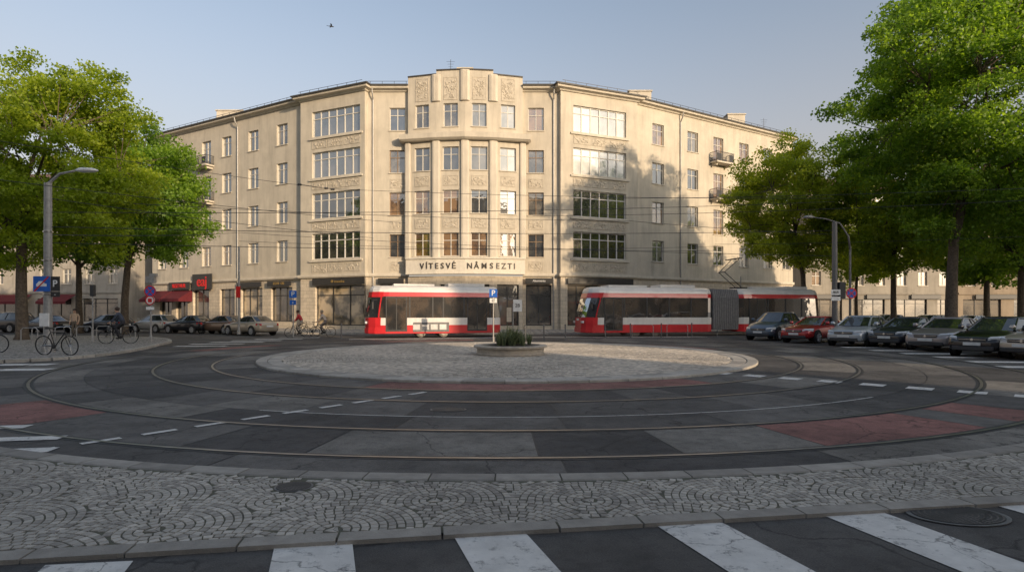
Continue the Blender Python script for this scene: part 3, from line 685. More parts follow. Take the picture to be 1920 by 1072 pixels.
# ------------------------------------------------------------ trams
def ring_out(z,x0,x1,w,f0,f1):
    pts=[]
    for s in (1,-1):
        q=[(x1+.0+f1,s*(w*.72)),(x1+.12+f1,s*(w-.12)),(x1+.45+f1,s*w),(x0-1.25-f0,s*w),(x0-.62-f0,s*(w-.07)),(x0-.22-f0,s*(w-.32)),(x0-.03-f0,s*w*.45)]
        pts+= q if s==1 else q[::-1]
    return [(x,y,z) for x,y in pts]
def tram_section(t,x0,x1,nose=True,tail=False,doors=(),divs=(),slope=.2):
    w=1.24
    def f(z): return (0 if z<1.15 else (z-1.15)**1.25*slope) if nose else -.0
    def g(z): return (0 if z<1.15 else (z-1.15)*.1) if tail else 0
    def wz(z): return w if z<2.7 else w-(z-2.7)*.22
    def band(name,zs,mat,grow=0,smooth=False):
        m=MB(); m.loft([ring_out(z,x0,x1,wz(z)+grow,f(z) if nose else -.2,g(z)) for z in zs]); return m.build(name,mat,t,smooth=smooth)
    band('skirt',(.26,.5,.80),'tred'); band('body_side',(.802,1.0,1.28),'twhite'); band('window_band',(1.282,1.7,2.2,2.55,2.66),'tg',-.012)
    band('upper_band',(2.662,2.8,2.95),'tred')
    m=MB(); zs=[(2.952,0),(3.10,.03),(3.28,.14),(3.38,.42)]
    m.loft([ring_out(z,x0-i*.7,x1+i*.3,w-.05-i,f(2.95) if nose else -.2,g(2.95)) for z,i in zs]); m.build('roof','twhite',t)
    L=x0-x1
    for a,b,c,h in ((.12,.4,.75,3.58),(.5,.8,.7,3.52)):
        m=MB(); m.box(x1+L*a,x1+L*b,-c,c,3.38,h); m.build('roof_equipment','twhite',t,bevel=.04)
    for s in (1,-1):
        for d in divs:
            m=MB(); m.box(d-.05,d+.05,s*(w-.02) if s>0 else s*(w+.012),s*(w+.012) if s>0 else s*(w-.02),1.29,2.655); m.build('window_pillar','plast',t)
        for d in doors:
            m=MB(); y0,y1=sorted((s*(w-.03),s*(w+.02))); 
            for a,b in((d-.68,d-.62),(d-.03,d+.03),(d+.62,d+.68)): m.box(a,b,y0,y1,.4,2.65)
            m.box(d-.62,d+.62,y0,y1,2.57,2.65); m.box(d-.62,d+.62,y0,y1,.4,.5)
            o=m.build('door','plast',t); m=MB(); yy=s*(w+.006)
            for a,b in((d-.62,d-.03),(d+.03,d+.62)): m.quad((a,yy,.5),(b,yy,.5),(b,yy,2.57),(a,yy,2.57))
            m.build('door_glass','tg',o)
def bogie(t,x):
    m=MB(); m.box(x-1.1,x+1.1,-1.0,1.0,.22,.5); m.build('bogie','plast',t)
    for dx in(-.75,.75):
        for s in(-1,1):
            m=MB(); m.lathe([(.3,-.06),(.33,-.02),(.33,.05),(.2,.07)],20,(x+dx,s*1.0,.33),'y'); m.build('wheel','steel',t)
def tram_front(t,slope=.2):
    def nose(zs,e,back=-.95,ww=1.24):
        sc=[]
        for z in zs:
            f=(z-1.15)**1.25*slope if z>1.15 else 0
            sc.append([(back-f,ww+e,z),(-.62-f+e*.5,ww-.07+e,z),(-.22-f+e,ww-.32+e*.7,z),(-.03-f+e,ww*.45,z),(-.02-f+e,0,z),(-.03-f+e,-ww*.45,z),(-.22-f+e,-ww+.32-e*.7,z),(-.62-f+e*.5,-ww+.07-e,z),(back-f,-ww-e,z)])
        return sc
    m=MB(); m.loft(nose((.74,1.0,1.3),.014),caps=False,closed=False); m.build('nose_panel','tred',t)
    m=MB(); m.loft(nose((1.31,1.7,2.2,2.6),.006,-.75),caps=False,closed=False); m.build('windscreen','wsg',t)
    m=MB(); m.loft(nose((2.62,2.8,2.96),.02,-.9),caps=False,closed=False); m.build('front_band','tred',t)
    for s in (1,-1):   # pale corner pillar of the cab
        pts=[]
        for z in (1.3,1.7,2.2,2.62):
            f=(z-1.15)**1.25*slope; pts.append((-.8-f,s*1.235,z))
        m=MB(); m.tube(pts,.05,6); m.build('cab_pillar','tred',t)
    for q in (((.0,-.5,1.32),(-.1,.1,1.95)),((.0,.5,1.32),(-.14,.75,1.95))):
        m=MB(); m.tube(q,.015,5); m.build('wiper','plast',t)
    f=(2.7-1.15)**1.25*slope
    m=MB(); m.box(-f-.12,-f+.02,-.6,.6,2.42,2.6); o=m.build('destination_display','plast',t)
    for s in(-1,1):
        m=MB(); m.box(-.12,.02,s*.72-.16,s*.72+.16,.9,1.06); m.build('headlight','lamp',t,bevel=.03)
        m=MB(); m.tube([(-.75,s*1.2,2.45),(-.5,s*1.38,2.4),(-.45,s*1.4,2.3)],.02,5); m.box(-.5,-.4,s*1.4-.08,s*1.4+.08,1.85,2.3); m.build('mirror','plast',t,bevel=.02)
    m=MB(); m.loft([[(x+.03,y,z) for x,y in ((-.6,1.19),(-.22,.96),(0.0,.6),(.0,-.6),(-.22,-.96),(-.6,-1.19),(-.7,-1.1),(-.7,1.1))] for z in(.3,.62)]); m.build('bumper','tred',t)
    m=MB(); m.box(-.05,.02,-.18,.18,1.08,1.22); m.build('number_board','signw',t)
t=thing('tram','short red and white tram at the stop left of the island','tram',(T1[0],T1[1],.02),PI+TH1)
tram_section(t,0,-9.0,True,True,doors=(-1.95,-7.3),divs=(-2.8,-4.3,-5.0,-6.4,-8.2),slope=.12); tram_front(t,.12); bogie(t,-4.3)
m=MB(); m.box(-5.4,-3.0,-1.262,1.262,.34,1.0); o=m.build('bogie_cover','bell',t,bevel=.05)
for i in range(4):
    m=MB(); m.box(-5.2+i*.58,-4.75+i*.58,-1.27,1.27,.5,.85); m.build('vent','alloy',o)
t=thing('tram','long articulated red and white tram with grey bellows and raised pantograph','tram',(T2[0],T2[1],.02),PI+TH2)
tram_section(t,0,-9.8,True,False,doors=(-2.1,),divs=(-2.9,-4.6,-6.3,-8.0),slope=.24); tram_front(t,.24); bogie(t,-4.6)
tram_section(t,-11.9,-19.0,False,True,doors=(-13.4,),divs=(-14.3,-15.8,-17.2)); bogie(t,-15.5)
m=MB(); rg=[]
for i in range(29):
    x=-9.8-2.1*i/28; e=.0 if i%2 else .07; rg.append([(x,y*(1-e*.6),z-(e if z>3 else -e*.3)) for y,z in ((1.15,.4),(1.22,1.0),(1.22,2.7),(1.05,3.3),(-1.05,3.3),(-1.22,2.7),(-1.22,1.0),(-1.15,.4))])
m.loft(rg); m.build('bellows','bell',t)
m=MB(); 
for s in(-.35,.35):
    m.tube([(-12.7,s,3.5),(-11.3,s,4.6)],.03,5); m.tube([(-11.3,s*.9,4.6),(-12.4,s*1.4,5.55)],.025,5)
m.tube([(-11.3,-.4,4.6),(-11.3,.4,4.6)],.03,5); m.tube([(-12.4,-.85,5.6),(-12.4,.85,5.6)],.035,5); m.tube([(-12.2,-.85,5.6),(-12.2,.85,5.6)],.035,5); m.box(-13.1,-12.3,-.5,.5,3.4,3.5)
m.build('pantograph','iron',t)
# ------------------------------------------------------------ cars
paints={}
def paint(c,metal=.35):
    if c not in paints: paints[c]=M('car_paint',c,.3,metal=metal,var=.04,scale=2,coat=.8)
    return paints[c]
def car(label,c,kind,loc,hd,group,s=1.0,cat='car'):
    t=thing('parked_car',label,cat,(loc[0],loc[1],.0),R(hd),group); pm=paint(c)
    P=dict(sedan=(4.5,1.44,.98,[.85,-.05,-1.15,-1.85],1.02),hatch=(4.1,1.50,1.0,[1.0,.15,-1.45,-1.95],1.04),suv=(4.5,1.68,1.12,[1.0,.2,-1.7,-2.12],1.16),wagon=(4.6,1.48,.98,[.85,-.02,-1.75,-2.18],1.02))[kind]
    L,H,zh,gx,zb=P; h=L/2; w=.885
    st=[(h,.62,.60,.34),(h-.05,.74,.70,.25),(h-.22,.82,.79,.22),(h-.6,.87,zh-.12,.22),(h-1.1,w,zh-.04,.22),(gx[0]+.05,w,zh,.22),(.0,w+.01,zb-.02,.2),(-1.0,w+.01,zb,.2),(gx[3]+.25,w,zb+.01,.22),(-h+.28,.86,zb,.24),(-h+.08,.8,zb-.06,.28),(-h,.7,zb-.22,.36)]
    rg=[]
    for x,hw,zt,z0 in st:
        half=[(hw*.82,z0),(hw*.98,z0+.1),(hw,z0+(zt-z0)*.45),(hw*.975,zt-.12),(hw*.9,zt-.03),(hw*.55,zt+.01)]
        rg.append([(x,y,z) for y,z in half]+[(x,-y,z) for y,z in half[::-1]])
    m=MB(); m.loft(rg); m.build('body',pm,t,smooth=True,sub=1)
    zb2=zb-.06
    def ringz(z,k):
        xs=[gx[0]*(1-k)+gx[1]*k, gx[3]*(1-k)+gx[2]*k]; y=.76*(1-k)+.58*k
        return [(xs[0]+.08,0,z),(xs[0]+.06,y*.5,z),(xs[0]-.12,y*.93,z),(xs[0]*.6+xs[1]*.4,y+.01,z),(xs[0]*.3+xs[1]*.7,y+.01,z),(xs[1]+.15,y*.94,z),(xs[1]-.03,y*.5,z),(xs[1]-.05,0,z),(xs[1]-.03,-y*.5,z),(xs[1]+.15,-y*.94,z),(xs[0]*.3+xs[1]*.7,-y-.01,z),(xs[0]*.6+xs[1]*.4,-y-.01,z),(xs[0]-.12,-y*.93,z),(xs[0]+.06,-y*.5,z)]
    m=MB(); m.loft([ringz(zb2+(H-.07-zb2)*k,k) for k in (0,.5,1)]); m.build('window_glass','cg',t,smooth=False)
    m=MB(); r1=ringz(H-.09,1); cx=(gx[1]+gx[2])/2
    def sc(r,k,z): return [(cx+(x-cx)*k,y*k,z) for x,y,_ in r]
    m.loft([sc(r1,1.03,H-.1),sc(r1,1.01,H-.05),sc(r1,.85,H-.012),sc(r1,.4,H)]); m.build('roof',pm,t,smooth=True)
    lo,hi=ringz(zb2,0),ringz(H-.08,1)
    for i in (2,5,9,12):
        m=MB(); m.tube([lo[i],[ (a+b)/2 for a,b in zip(lo[i],hi[i])],hi[i]],[.05,.042,.04],6); m.build('pillar',pm,t)
    for a in (3,11): 
        k=a+1 if a==3 else a-1
        p=[(u+v)/2 for u,v in zip(lo[a],lo[k])]; q=[(u+v)/2 for u,v in zip(hi[a],hi[k])]; m=MB(); m.tube([p,q],.035,6); m.build('door_pillar','plast',t)
    wr=.32 if kind!='suv' else .36; wx=(h-.85,-h+.85)
    for x in wx:
        for sd_ in(1,-1):
            m=MB(); y=sd_*(w-.01)
            m.lathe([(wr*1.22,-.02),(wr*1.22,.012),(wr*.3,.012)] if sd_>0 else [(wr*1.22,.02),(wr*1.22,-.012),(wr*.3,-.012)],24,(x,y,wr+.03),'y'); m.build('wheel_arch','rubber',t)
            m=MB(); y0=sd_*(w-.2); 
            m.lathe([(wr*.6,0),(wr*.96,sd_*.02),(wr,sd_*.06),(wr,sd_*.2),(wr*.93,sd_*.225),(wr*.7,sd_*.23),(wr*.68,sd_*.2)],24,(x,y0,wr),'y'); wh=m.build('wheel','rubber',t,smooth=True)
            m=MB(); yy=y0+sd_*.235
            for k in range(5):
                a=2*PI*k/5+.3; m.tube([(x,yy,wr),(x+wr*.66*math.cos(a),yy,wr+wr*.66*math.sin(a))],.035,5)
            m.lathe([(wr*.7,0),(wr*.7,sd_*.015),(wr*.6,sd_*.018),(wr*.6,0)],20,(x,yy-sd_*.01,wr),'y'); m.build('rim','alloy',wh)
    for sd_ in(1,-1):
        m=MB(); m.loft([[(h-.03,sd_*.45,.62),(h-.02,sd_*.46,.72),(h-.1,sd_*.5,.77)],[(h-.17,sd_*.74,.62),(h-.14,sd_*.74,.74),(h-.22,sd_*.72,.79)],[(h-.42,sd_*.845,.66),(h-.4,sd_*.85,.75),(h-.5,sd_*.835,.8)]]); m.build('headlight','lamp',t)
        m=MB(); m.loft([[(-h+.04,sd_*.45,.72),(-h+.06,sd_*.46,.86)],[(-h+.0,sd_*.72,.72),(-h+.04,sd_*.72,.88)],[(-h+.35,sd_*.87,.74),(-h+.35,sd_*.86,.88)]],caps=False,closed=False); m.build('tail_light','tail',t)
        m=MB(); m.lathe([(.02,-.09),(.09,-.07),(.1,.05),(.03,.1)],10,(gx[0]-.28,sd_*(.97),zb+.06),'y'); m.build('mirror',pm,t)
        for q in (-.1,-1.1):
            m=MB(); m.box(q,q+.2,sd_*.895-.008,sd_*.895+.012,.78,.81); m.build('door_handle','chrome' if kind=='sedan' else pm,t)
    m=MB(); m.box(h-.12,h+.015,-.4,.4,.6,.71); g=m.build('grille','plast',t)
    m=MB(); m.box(h+.016,h+.024,-.4,.4,.655,.67); m.build('grille_bar','chrome',g); m=MB(); m.lathe([(.05,0),(.045,.02)],12,(h+.016,0,.66),'x'); m.build('emblem','chrome',g)
    m=MB(); m.box(h-.14,h+.02,-.62,.62,.27,.42); m.build('lower_grille','plast',t,bevel=.03)
    m=MB(); m.box(h+.02,h+.035,-.26,.26,.45,.56); m.build('number_plate','plate',t)
    m=MB(); m.box(-h-.03,-h+.05,-.26,.26,.62,.74); m.build('number_plate','plate',t)
    return t
G1='cars parked along the right side of the square'; G2_='cars parked in front of the left wing'
def cpos(px,d): return (at(px,d),d)
car('dark blue grey SUV at the far end of the right row beside the long tram',(.07,.10,.14),'suv',cpos(1452,34.2),222,G1)
car('red sedan between the dark SUV and the silver hatchback',(.36,.014,.016),'sedan',cpos(1527,31.3),216,G1)
car('pale silver hatchback parked right of the red sedan',(.40,.43,.46),'hatch',cpos(1612,28.3),219,G1)
car('black sedan between the pale silver hatchback and the grey brown sedan',(.018,.023,.034),'sedan',cpos(1698,27.0),214,G1)
car('grey brown sedan left of the large black car',(.30,.265,.255),'sedan',cpos(1775,24.6),214,G1)
car('large glossy black sedan with chrome grille near the right edge',(.011,.011,.014),'wagon',cpos(1872,21.4),211,G1)
car('beige car cut off by the right edge of the picture',(.48,.41,.34),'sedan',cpos(1978,20.0),205,G1)
car('gold silver sedan nearest the square in the left row',(.46,.39,.30),'sedan',cpos(470,41.2),148,G2_)
car('brown sedan tucked behind the gold silver sedan',(.19,.12,.08),'sedan',cpos(418,44),152,G2_)
car('black sedan second from the left in the left row',(.014,.015,.02),'sedan',cpos(357,45),155,G2_)
car('silver hatchback at the left end of the left row',(.44,.43,.41),'hatch',cpos(292,47),158,G2_)
G3='distant cars under the trees'
car('dark hatchback under the left trees beside the red awnings',(.03,.035,.05),'hatch',cpos(203,47),165,G3)
car('small dark sedan behind the leftmost tree trunk',(.02,.02,.025),'sedan',cpos(85,46),165,G3)
car('dark SUV at the far left edge under the trees',(.03,.03,.035),'suv',cpos(15,47),168,G3)
car('white car parked far behind the right row',(.6,.6,.58),'sedan',cpos(1815,47),200,G3)
car('grey wagon far behind the black sedan',(.2,.2,.2),'wagon',cpos(1735,45),200,G3)
car('silver car far right under the trees beyond the pavement',(.35,.35,.34),'hatch',cpos(1660,50),200,G3)
# ------------------------------------------------------------ trees
def tree(label,loc,trunk_h,tr,cc,cr,ncl,nl,ls,lm,seed,group,clr=1.0,lean=(0,0),stuff=False):
    rn=np.random.RandomState(seed); t=thing('tree',label,'tree',(loc[0],loc[1],.05),0,group)
    cc=np.array(cc); cr=np.array(cr)
    cs=[]
    while len(cs)<ncl:
        v=rn.normal(size=3); v/=np.linalg.norm(v); rad=rn.uniform(.2,1)**.45; lump=1+.2*math.sin(v[0]*5+seed)*math.cos(v[1]*4+v[2]*5+seed)
        if v[2]<-.25: rad*=.9
        p=cc+v*cr*rad*lump*.95; 
        if p[2]<trunk_h*.65: continue
        cs.append(p)
    cs=np.array(cs)
    m=MB(); tp=[(0,0,-.1),(.05,0,.3),(lean[0]*.3,lean[1]*.3,trunk_h*.5),(lean[0],lean[1],trunk_h)]
    top=Vector((lean[0],lean[1],trunk_h)); c3=Vector(cc)
    up=top.lerp(c3+Vector((0,0,cr[2]*.45)),1)
    m.tube([tp[0],tp[1],tp[2],tp[3],tuple(top.lerp(up,.5)+Vector((rn.uniform(-.3,.3),rn.uniform(-.3,.3),0))),tuple(up)],[tr*1.45,tr*1.05,tr*.9,tr*.78,tr*.42,tr*.1],9)
    n1=9; mains=[]
    for i in range(n1):
        a=2*PI*i/n1+rn.uniform(-.3,.3); k=rn.uniform(0,.5); s=top.lerp(up,k)*1.0
        e=c3+Vector((math.cos(a)*cr[0]*.62,math.sin(a)*cr[1]*.62,rn.uniform(-.35,.45)*cr[2])); mid=s.lerp(e,.5)+Vector((0,0,rn.uniform(-.1,.3)*cr[2]*.3))
        m.tube([s,s.lerp(mid,.5)+Vector((0,0,.1)),mid,e],[tr*.36,tr*.27,tr*.19,tr*.06],6); mains+= [mid,e,mid.lerp(e,.5),s.lerp(mid,.6)]
    mn=np.array([list(p) for p in mains])
    for i in range(0,len(cs),2):
        p=cs[i]; j=np.argmin(np.linalg.norm(mn-p,axis=1)); s=Vector(mn[j]); e=Vector(p); mid=s.lerp(e,.5)+Vector(rn.uniform(-.15,.15,3))
        m.tube([s,mid,e],[tr*.11,tr*.07,.015],4,False)
    m.build('trunk','bark',t,smooth=True)
    n=ncl*nl; ci=np.repeat(np.arange(ncl),nl); crr=clr*rn.uniform(.6,1.3,ncl)
    d=rn.normal(size=(n,3)); d/=np.linalg.norm(d,axis=1)[:,None]; d*= (rn.uniform(0,1,n)**.5)[:,None]; d[:,2]*=.55; d*=rn.uniform(.7,1.25,n)[:,None]
    pos=cs[ci]+d*crr[ci][:,None]
    nr=rn.normal(size=(n,3)); nr[:,2]+=.7; nr/=np.linalg.norm(nr,axis=1)[:,None]
    a=np.cross(nr,rn.normal(size=(n,3))); a/=np.linalg.norm(a,axis=1)[:,None]; b=np.cross(nr,a)
    sz=(ls*rn.uniform(.6,1.3,n))[:,None]
    v=np.empty((n,4,3)); v[:,0]=pos-a*sz*.62; v[:,1]=pos+b*sz*.42+nr*sz*.12; v[:,2]=pos+a*sz*.62; v[:,3]=pos-b*sz*.42+nr*sz*.12
    me=bpy.data.meshes.new('crown'); me.vertices.add(n*4); me.vertices.foreach_set('co',v.ravel()); me.loops.add(n*4); me.loops.foreach_set('vertex_index',np.arange(n*4)); me.polygons.add(n); me.polygons.foreach_set('loop_start',np.arange(n)*4); me.update(calc_edges=True)
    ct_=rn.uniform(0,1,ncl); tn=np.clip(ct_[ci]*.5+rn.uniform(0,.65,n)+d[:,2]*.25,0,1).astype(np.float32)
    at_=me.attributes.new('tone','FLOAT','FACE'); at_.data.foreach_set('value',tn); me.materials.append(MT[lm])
    o=bpy.data.objects.new('crown',me); COL.objects.link(o); o.parent=t
    return t
GT='street trees around the square'
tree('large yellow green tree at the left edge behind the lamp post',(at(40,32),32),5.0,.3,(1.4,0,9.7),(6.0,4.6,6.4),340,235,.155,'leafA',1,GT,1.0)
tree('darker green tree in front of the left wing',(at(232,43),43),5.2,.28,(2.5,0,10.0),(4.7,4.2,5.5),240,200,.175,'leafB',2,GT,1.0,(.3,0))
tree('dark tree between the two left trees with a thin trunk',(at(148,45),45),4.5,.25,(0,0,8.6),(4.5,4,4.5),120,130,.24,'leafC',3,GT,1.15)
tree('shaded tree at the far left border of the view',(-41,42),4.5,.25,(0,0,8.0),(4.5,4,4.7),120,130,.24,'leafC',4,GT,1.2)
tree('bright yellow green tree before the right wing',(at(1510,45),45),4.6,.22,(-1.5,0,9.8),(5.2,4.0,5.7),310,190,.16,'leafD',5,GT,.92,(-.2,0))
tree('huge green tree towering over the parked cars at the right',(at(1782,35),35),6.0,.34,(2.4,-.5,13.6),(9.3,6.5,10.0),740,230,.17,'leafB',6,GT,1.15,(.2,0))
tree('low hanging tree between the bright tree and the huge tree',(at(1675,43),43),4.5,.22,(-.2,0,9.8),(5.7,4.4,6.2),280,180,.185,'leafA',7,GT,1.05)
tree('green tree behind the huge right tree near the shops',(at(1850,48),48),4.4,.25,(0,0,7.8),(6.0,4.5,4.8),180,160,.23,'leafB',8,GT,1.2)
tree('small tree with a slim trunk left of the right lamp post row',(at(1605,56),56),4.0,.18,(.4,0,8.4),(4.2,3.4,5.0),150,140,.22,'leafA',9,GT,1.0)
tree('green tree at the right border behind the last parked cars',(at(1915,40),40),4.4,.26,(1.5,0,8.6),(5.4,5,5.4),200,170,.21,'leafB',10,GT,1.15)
# ------------------------------------------------------------ street furniture
def pole(name,label,cat,loc,h,r,mat='galv',z=.1,group=None):
    t=thing(name,label,cat,(loc[0],loc[1],z),0,group); m=MB(); m.lathe([(r*1.6,0),(r*1.6,.25),(r*1.1,.3),(r,.5),(r*.85,h)],14); m.build('pole',mat,t,smooth=False); return t
def signboard(t,x,z,w,h,mat,s=None,size=.3,tm='signw',y=-.07,round_=False):
    m=MB()
    if round_: m.lathe([(w/2,-.012),(w/2,.012)],28,(x,y,z),'y')
    else: m.box(x-w/2,x+w/2,y-.012,y+.012,z-h/2,z+h/2)
    o=m.build('sign_panel',mat,t)
    if s: text(s,size,tm,o,(x,y-.02,z),(R(90),0,0),'lettering',.006,world=False)
    return o
def nostop(t,x,z,w,y=-.08,cross=1):
    o=signboard(t,x,z,w,w,'blue',y=y,round_=True)
    m=MB(); n=28
    for k in range(n):
        a,b=2*PI*k/n,2*PI*(k+1)/n; r0,r1=w*.4,w*.51
        m.quad((x+r0*math.cos(a),y-.016,z+r0*math.sin(a)),(x+r1*math.cos(a),y-.016,z+r1*math.sin(a)),(x+r1*math.cos(b),y-.016,z+r1*math.sin(b)),(x+r0*math.cos(b),y-.016,z+r0*math.sin(b)))
    for s in ([1] if cross==1 else [1,-1]):
        d=Vector((s*.7,0,-.7))*w*.42; nrm=Vector((.7,0,s*.7))*w*.045; c=Vector((x,y-.018-.001*s,z)); m.quad(c-d-nrm,c-d+nrm,c+d+nrm,c+d-nrm)
    m.build('sign_ring','signr',o)
t=pole('street_lamp','thick grey lamp post with curved lamp arm at the left','street lamp',(at(90,21.7),21.7),6.5,.15)
m=MB(); m.tube([(0,0,6.0),(.05,0,6.5),(.45,0,6.85),(1.2,0,7.0)],[.06,.055,.045,.04],8); m.build('lamp_arm','galv',t,smooth=True)
m=MB(); m.loft([[(x,y*w,6.98+z*hh) for y,z in ((-1,0),(-.8,.7),(0,1),(.8,.7),(1,0),(.7,-.5),(-.7,-.5))] for x,w,hh in ((1.1,.06,.06),(1.3,.14,.12),(1.7,.15,.1),(1.9,.06,.04))]); m.build('lamp_head','signw',t,smooth=True)
for z in(2.2,3.5,4.6): 
    m=MB(); m.lathe([(.165,0),(.165,.05)],14,(0,0,z)); m.build('band','chrome',t)
o=signboard(t,-.1,2.62,.64,.58,'blue',y=-.17)
m=MB(); m.add([(-.3,-.186,2.52),(.1,-.186,2.52),(.1,-.186,2.62),(.02,-.186,2.64),(-.04,-.186,2.72),(-.2,-.186,2.72),(-.26,-.186,2.64),(-.3,-.186,2.62)],[(0,1,2,3,4,5,6,7)]); m.build('car_symbol','signw',o)
m=MB(); m.quad((-.4,-.19,2.34),(-.33,-.19,2.34),(.21,-.19,2.9),(.14,-.19,2.9)); m.build('red_bar','signr',o)
o=signboard(t,.42,2.62,.34,.56,'darkf','P',.36,y=-.17); signboard(t,.42,2.22,.34,.2,'darkf','-',.16,y=-.17)
m=MB(); m.box(-.17,.17,-.2,-.14,1.0,1.5); m.build('notice_box','signw',t)
t=pole('street_lamp','slim grey lamp post with a long arm curving left before the right trees','street lamp',(at(1594,33),33),5.4,.07,'dgalv')
m=MB(); m.tube([(0,0,5.2),(-.1,0,6.0),(-.6,0,6.75),(-1.4,0,7.0),(-2.2,0,7.1)],[.06,.05,.045,.04,.035],8); m.build('lamp_arm','dgalv',t,smooth=True)
m=MB(); m.loft([[(x,y*w,7.1+z*hh) for y,z in ((-1,0),(-.8,.7),(0,1),(.8,.7),(1,0),(.7,-.5),(-.7,-.5))] for x,w,hh in ((-2.1,.06,.06),(-2.3,.14,.12),(-2.6,.14,.1),(-2.75,.06,.04))]); m.build('lamp_head','galv',t,smooth=True)
nostop(t,0,zz(553,33),.62,-.12,2)
t=pole('wire_mast','thick grey mast holding the tram wires beside the silver hatchback','mast',(at(1565,31),31),6.5,.15,'dgalv')
m=MB(); m.box(.15,.5,-.2,.2,2.3,3.2); m.build('control_box','plast',t,bevel=.03)
signboard(t,-.05,zz(548,31)-.1,.5,.3,'signw','BUS',.17,'letter',y=-.19); signboard(t,-.05,zz(560,31)-.1,.5,.22,'signw',y=-.19)
t=pole('wire_mast','slim pale mast in front of the left wing','mast',(at(448,40),40),6.2,.08)
m=MB(); m.box(-.15,.15,-.13,-.08,2.6,3.4); m.build('sign_panel','signr',t)
t=pole('sign_post','post with a blue and red no stopping sign above a white round sign','sign post',(at(283,30),30),3.55,.045)
m=MB(); m.box(-.22,.22,-.12,.12,3.1,3.45); m.box(-.04,.3,-.1,.1,3.45,3.6); m.build('signal_box','galv',t)
nostop(t,0,zz(546,30)-.1,.6,-.07,2); o=signboard(t,0,zz(563,30)-.1,.5,.5,'signw',y=-.07,round_=True)
m=MB(); n=28
for k in range(n):
    a,b=2*PI*k/n,2*PI*(k+1)/n; zc=zz(563,30)-.1
    m.quad((.2*math.cos(a),-.09,zc+.2*math.sin(a)),(.25*math.cos(a),-.09,zc+.25*math.sin(a)),(.25*math.cos(b),-.09,zc+.25*math.sin(b)),(.2*math.cos(b),-.09,zc+.2*math.sin(b)))
m.build('sign_ring','signr',o); m=MB(); m.box(-.1,.1,-.095,-.085,zc-.1,zc+.1); m.build('sign_symbol','signr',o); signboard(t,0,zc-.42,.42,.16,'signw',y=-.07)
t=pole('sign_post','bare grey post with a small box left of the no stopping sign','sign post',(at(174,30),30),3.1,.04)
m=MB(); m.box(-.1,.1,-.1,.1,2.4,3.0); m.build('signal_box','plast',t,bevel=.02)
t=pole('parking_sign','blue parking sign with a lower plate left of the corner shop','sign',(at(550,36),36),2.9,.035); signboard(t,0,zz(553,36)-.05,.46,.46,'blue','P',.42); signboard(t,0,zz(567,36)-.1,.4,.3,'blue','a',.2)
t=pole('parking_sign','blue parking sign standing behind the island before the short tram','sign',(at(925,31.5),31.5),2.95,.04,z=.01); signboard(t,0,zz(550,31.5),.44,.44,'blue','P',.42); signboard(t,0,zz(563,31.5)-.02,.4,.26,'signw','⇵',.2,'letter')
t=pole('stop_post','post with small white timetable board right of the short tram','tram stop',(at(962,35.5),35.5),2.2,.04,z=.01); signboard(t,.28,zz(573,35.5),.55,.75,'signw','2B',.3,'letter'); signboard(t,-.25,zz(590,35.5),.3,.9,'stone')
t=pole('wire_mast','slim dark mast by the bellows of the long tram','mast',(at(1389,46),46),4.5,.05,z=.1)
GB='grey bollards along the tram stop'
def boll(px,py,h=.95,z=0,lab='slim grey steel bollard in the row along the tram stop',g=GB):
    x,y=gp(px,py); t=thing('bollard',lab,'bollard',(x,y,z),0,g); m=MB(); m.lathe([(.06,0),(.06,.04),(.038,.05),(.038,h-.1),(.05,h-.08),(.05,h-.03),(.02,h)],12); m.build('post','dgalv',t); return t
for px,py in ((1020,640),(1060,637),(1135,634),(1182,633),(1240,632),(1297,631),(1345,630),(640,634),(985,640)): boll(px,py)
for px,py in ((1205,632.5),(1270,631.5)):
    x,y=gp(px,py); t=thing('hoop_rail','low steel hoop rail '+('left' if px<1240 else 'right')+' of the middle bollard beside the long tram','rail',(x,y,0)); m=MB(); m.tube([(-.7,0,0),(-.7,0,.75),(-.6,0,.85),(.6,0,.85),(.7,0,.75),(.7,0,0)],.025,6); m.build('hoop','galv',t)
for i,px in enumerate((55,75,118,158,195,240)):
    x,y=at(px,27+i*.9),27+i*.9; t=thing('hoop_rail','low cycle hoop, '+'%s from the left along the left pavement'%['first','second','third','fourth','fifth','sixth'][i],'rail',(x,y,.1),0,'cycle hoops on the left pavement'); m=MB(); m.tube([(-.4,0,0),(-.4,0,.7),(-.3,0,.8),(.3,0,.8),(.4,0,.7),(.4,0,0)],.025,6); m.build('hoop','galv',t)
# wires
wires=[((93,398,21.7),(1565,378,31)),((93,425,21.7),(1565,432,31)),((-60,255,22),(620,354,36)),((620,354,36),(1565,372,31)),((448,436,40),(1565,480,31)),((448,452,40),(1345,470,42)),
 ((93,440,21.7),(448,436,40)),((93,372,21.7),(700,446,38)),((250,382,25),(1180,414,38)),((1100,372,36),(2000,350,25)),((1340,458,41),(2000,440,30)),((560,345,34),(620,354,36)),((93,455,21.7),(1340,462,41)),((-60,330,19),(760,418,38)),((1180,414,38),(1565,440,31)),((1000,405,38),(2000,372,24))]
for (a,b) in wires:
    p=Vector((at(a[0],a[2]),a[2],zz(a[1],a[2]))); q=Vector((at(b[0],b[2]),b[2],zz(b[1],b[2]))); sg=(p-q).length*.006
    m=MB(); m.tube([p.lerp(q,i/12)-Vector((0,0,4*sg*(i/12)*(1-i/12))) for i in range(13)],.012,4); o=m.build('overhead_wire','iron'); tag(o,'thin dark overhead tram wire strung across the square before the facade','wire','overhead tram wires')
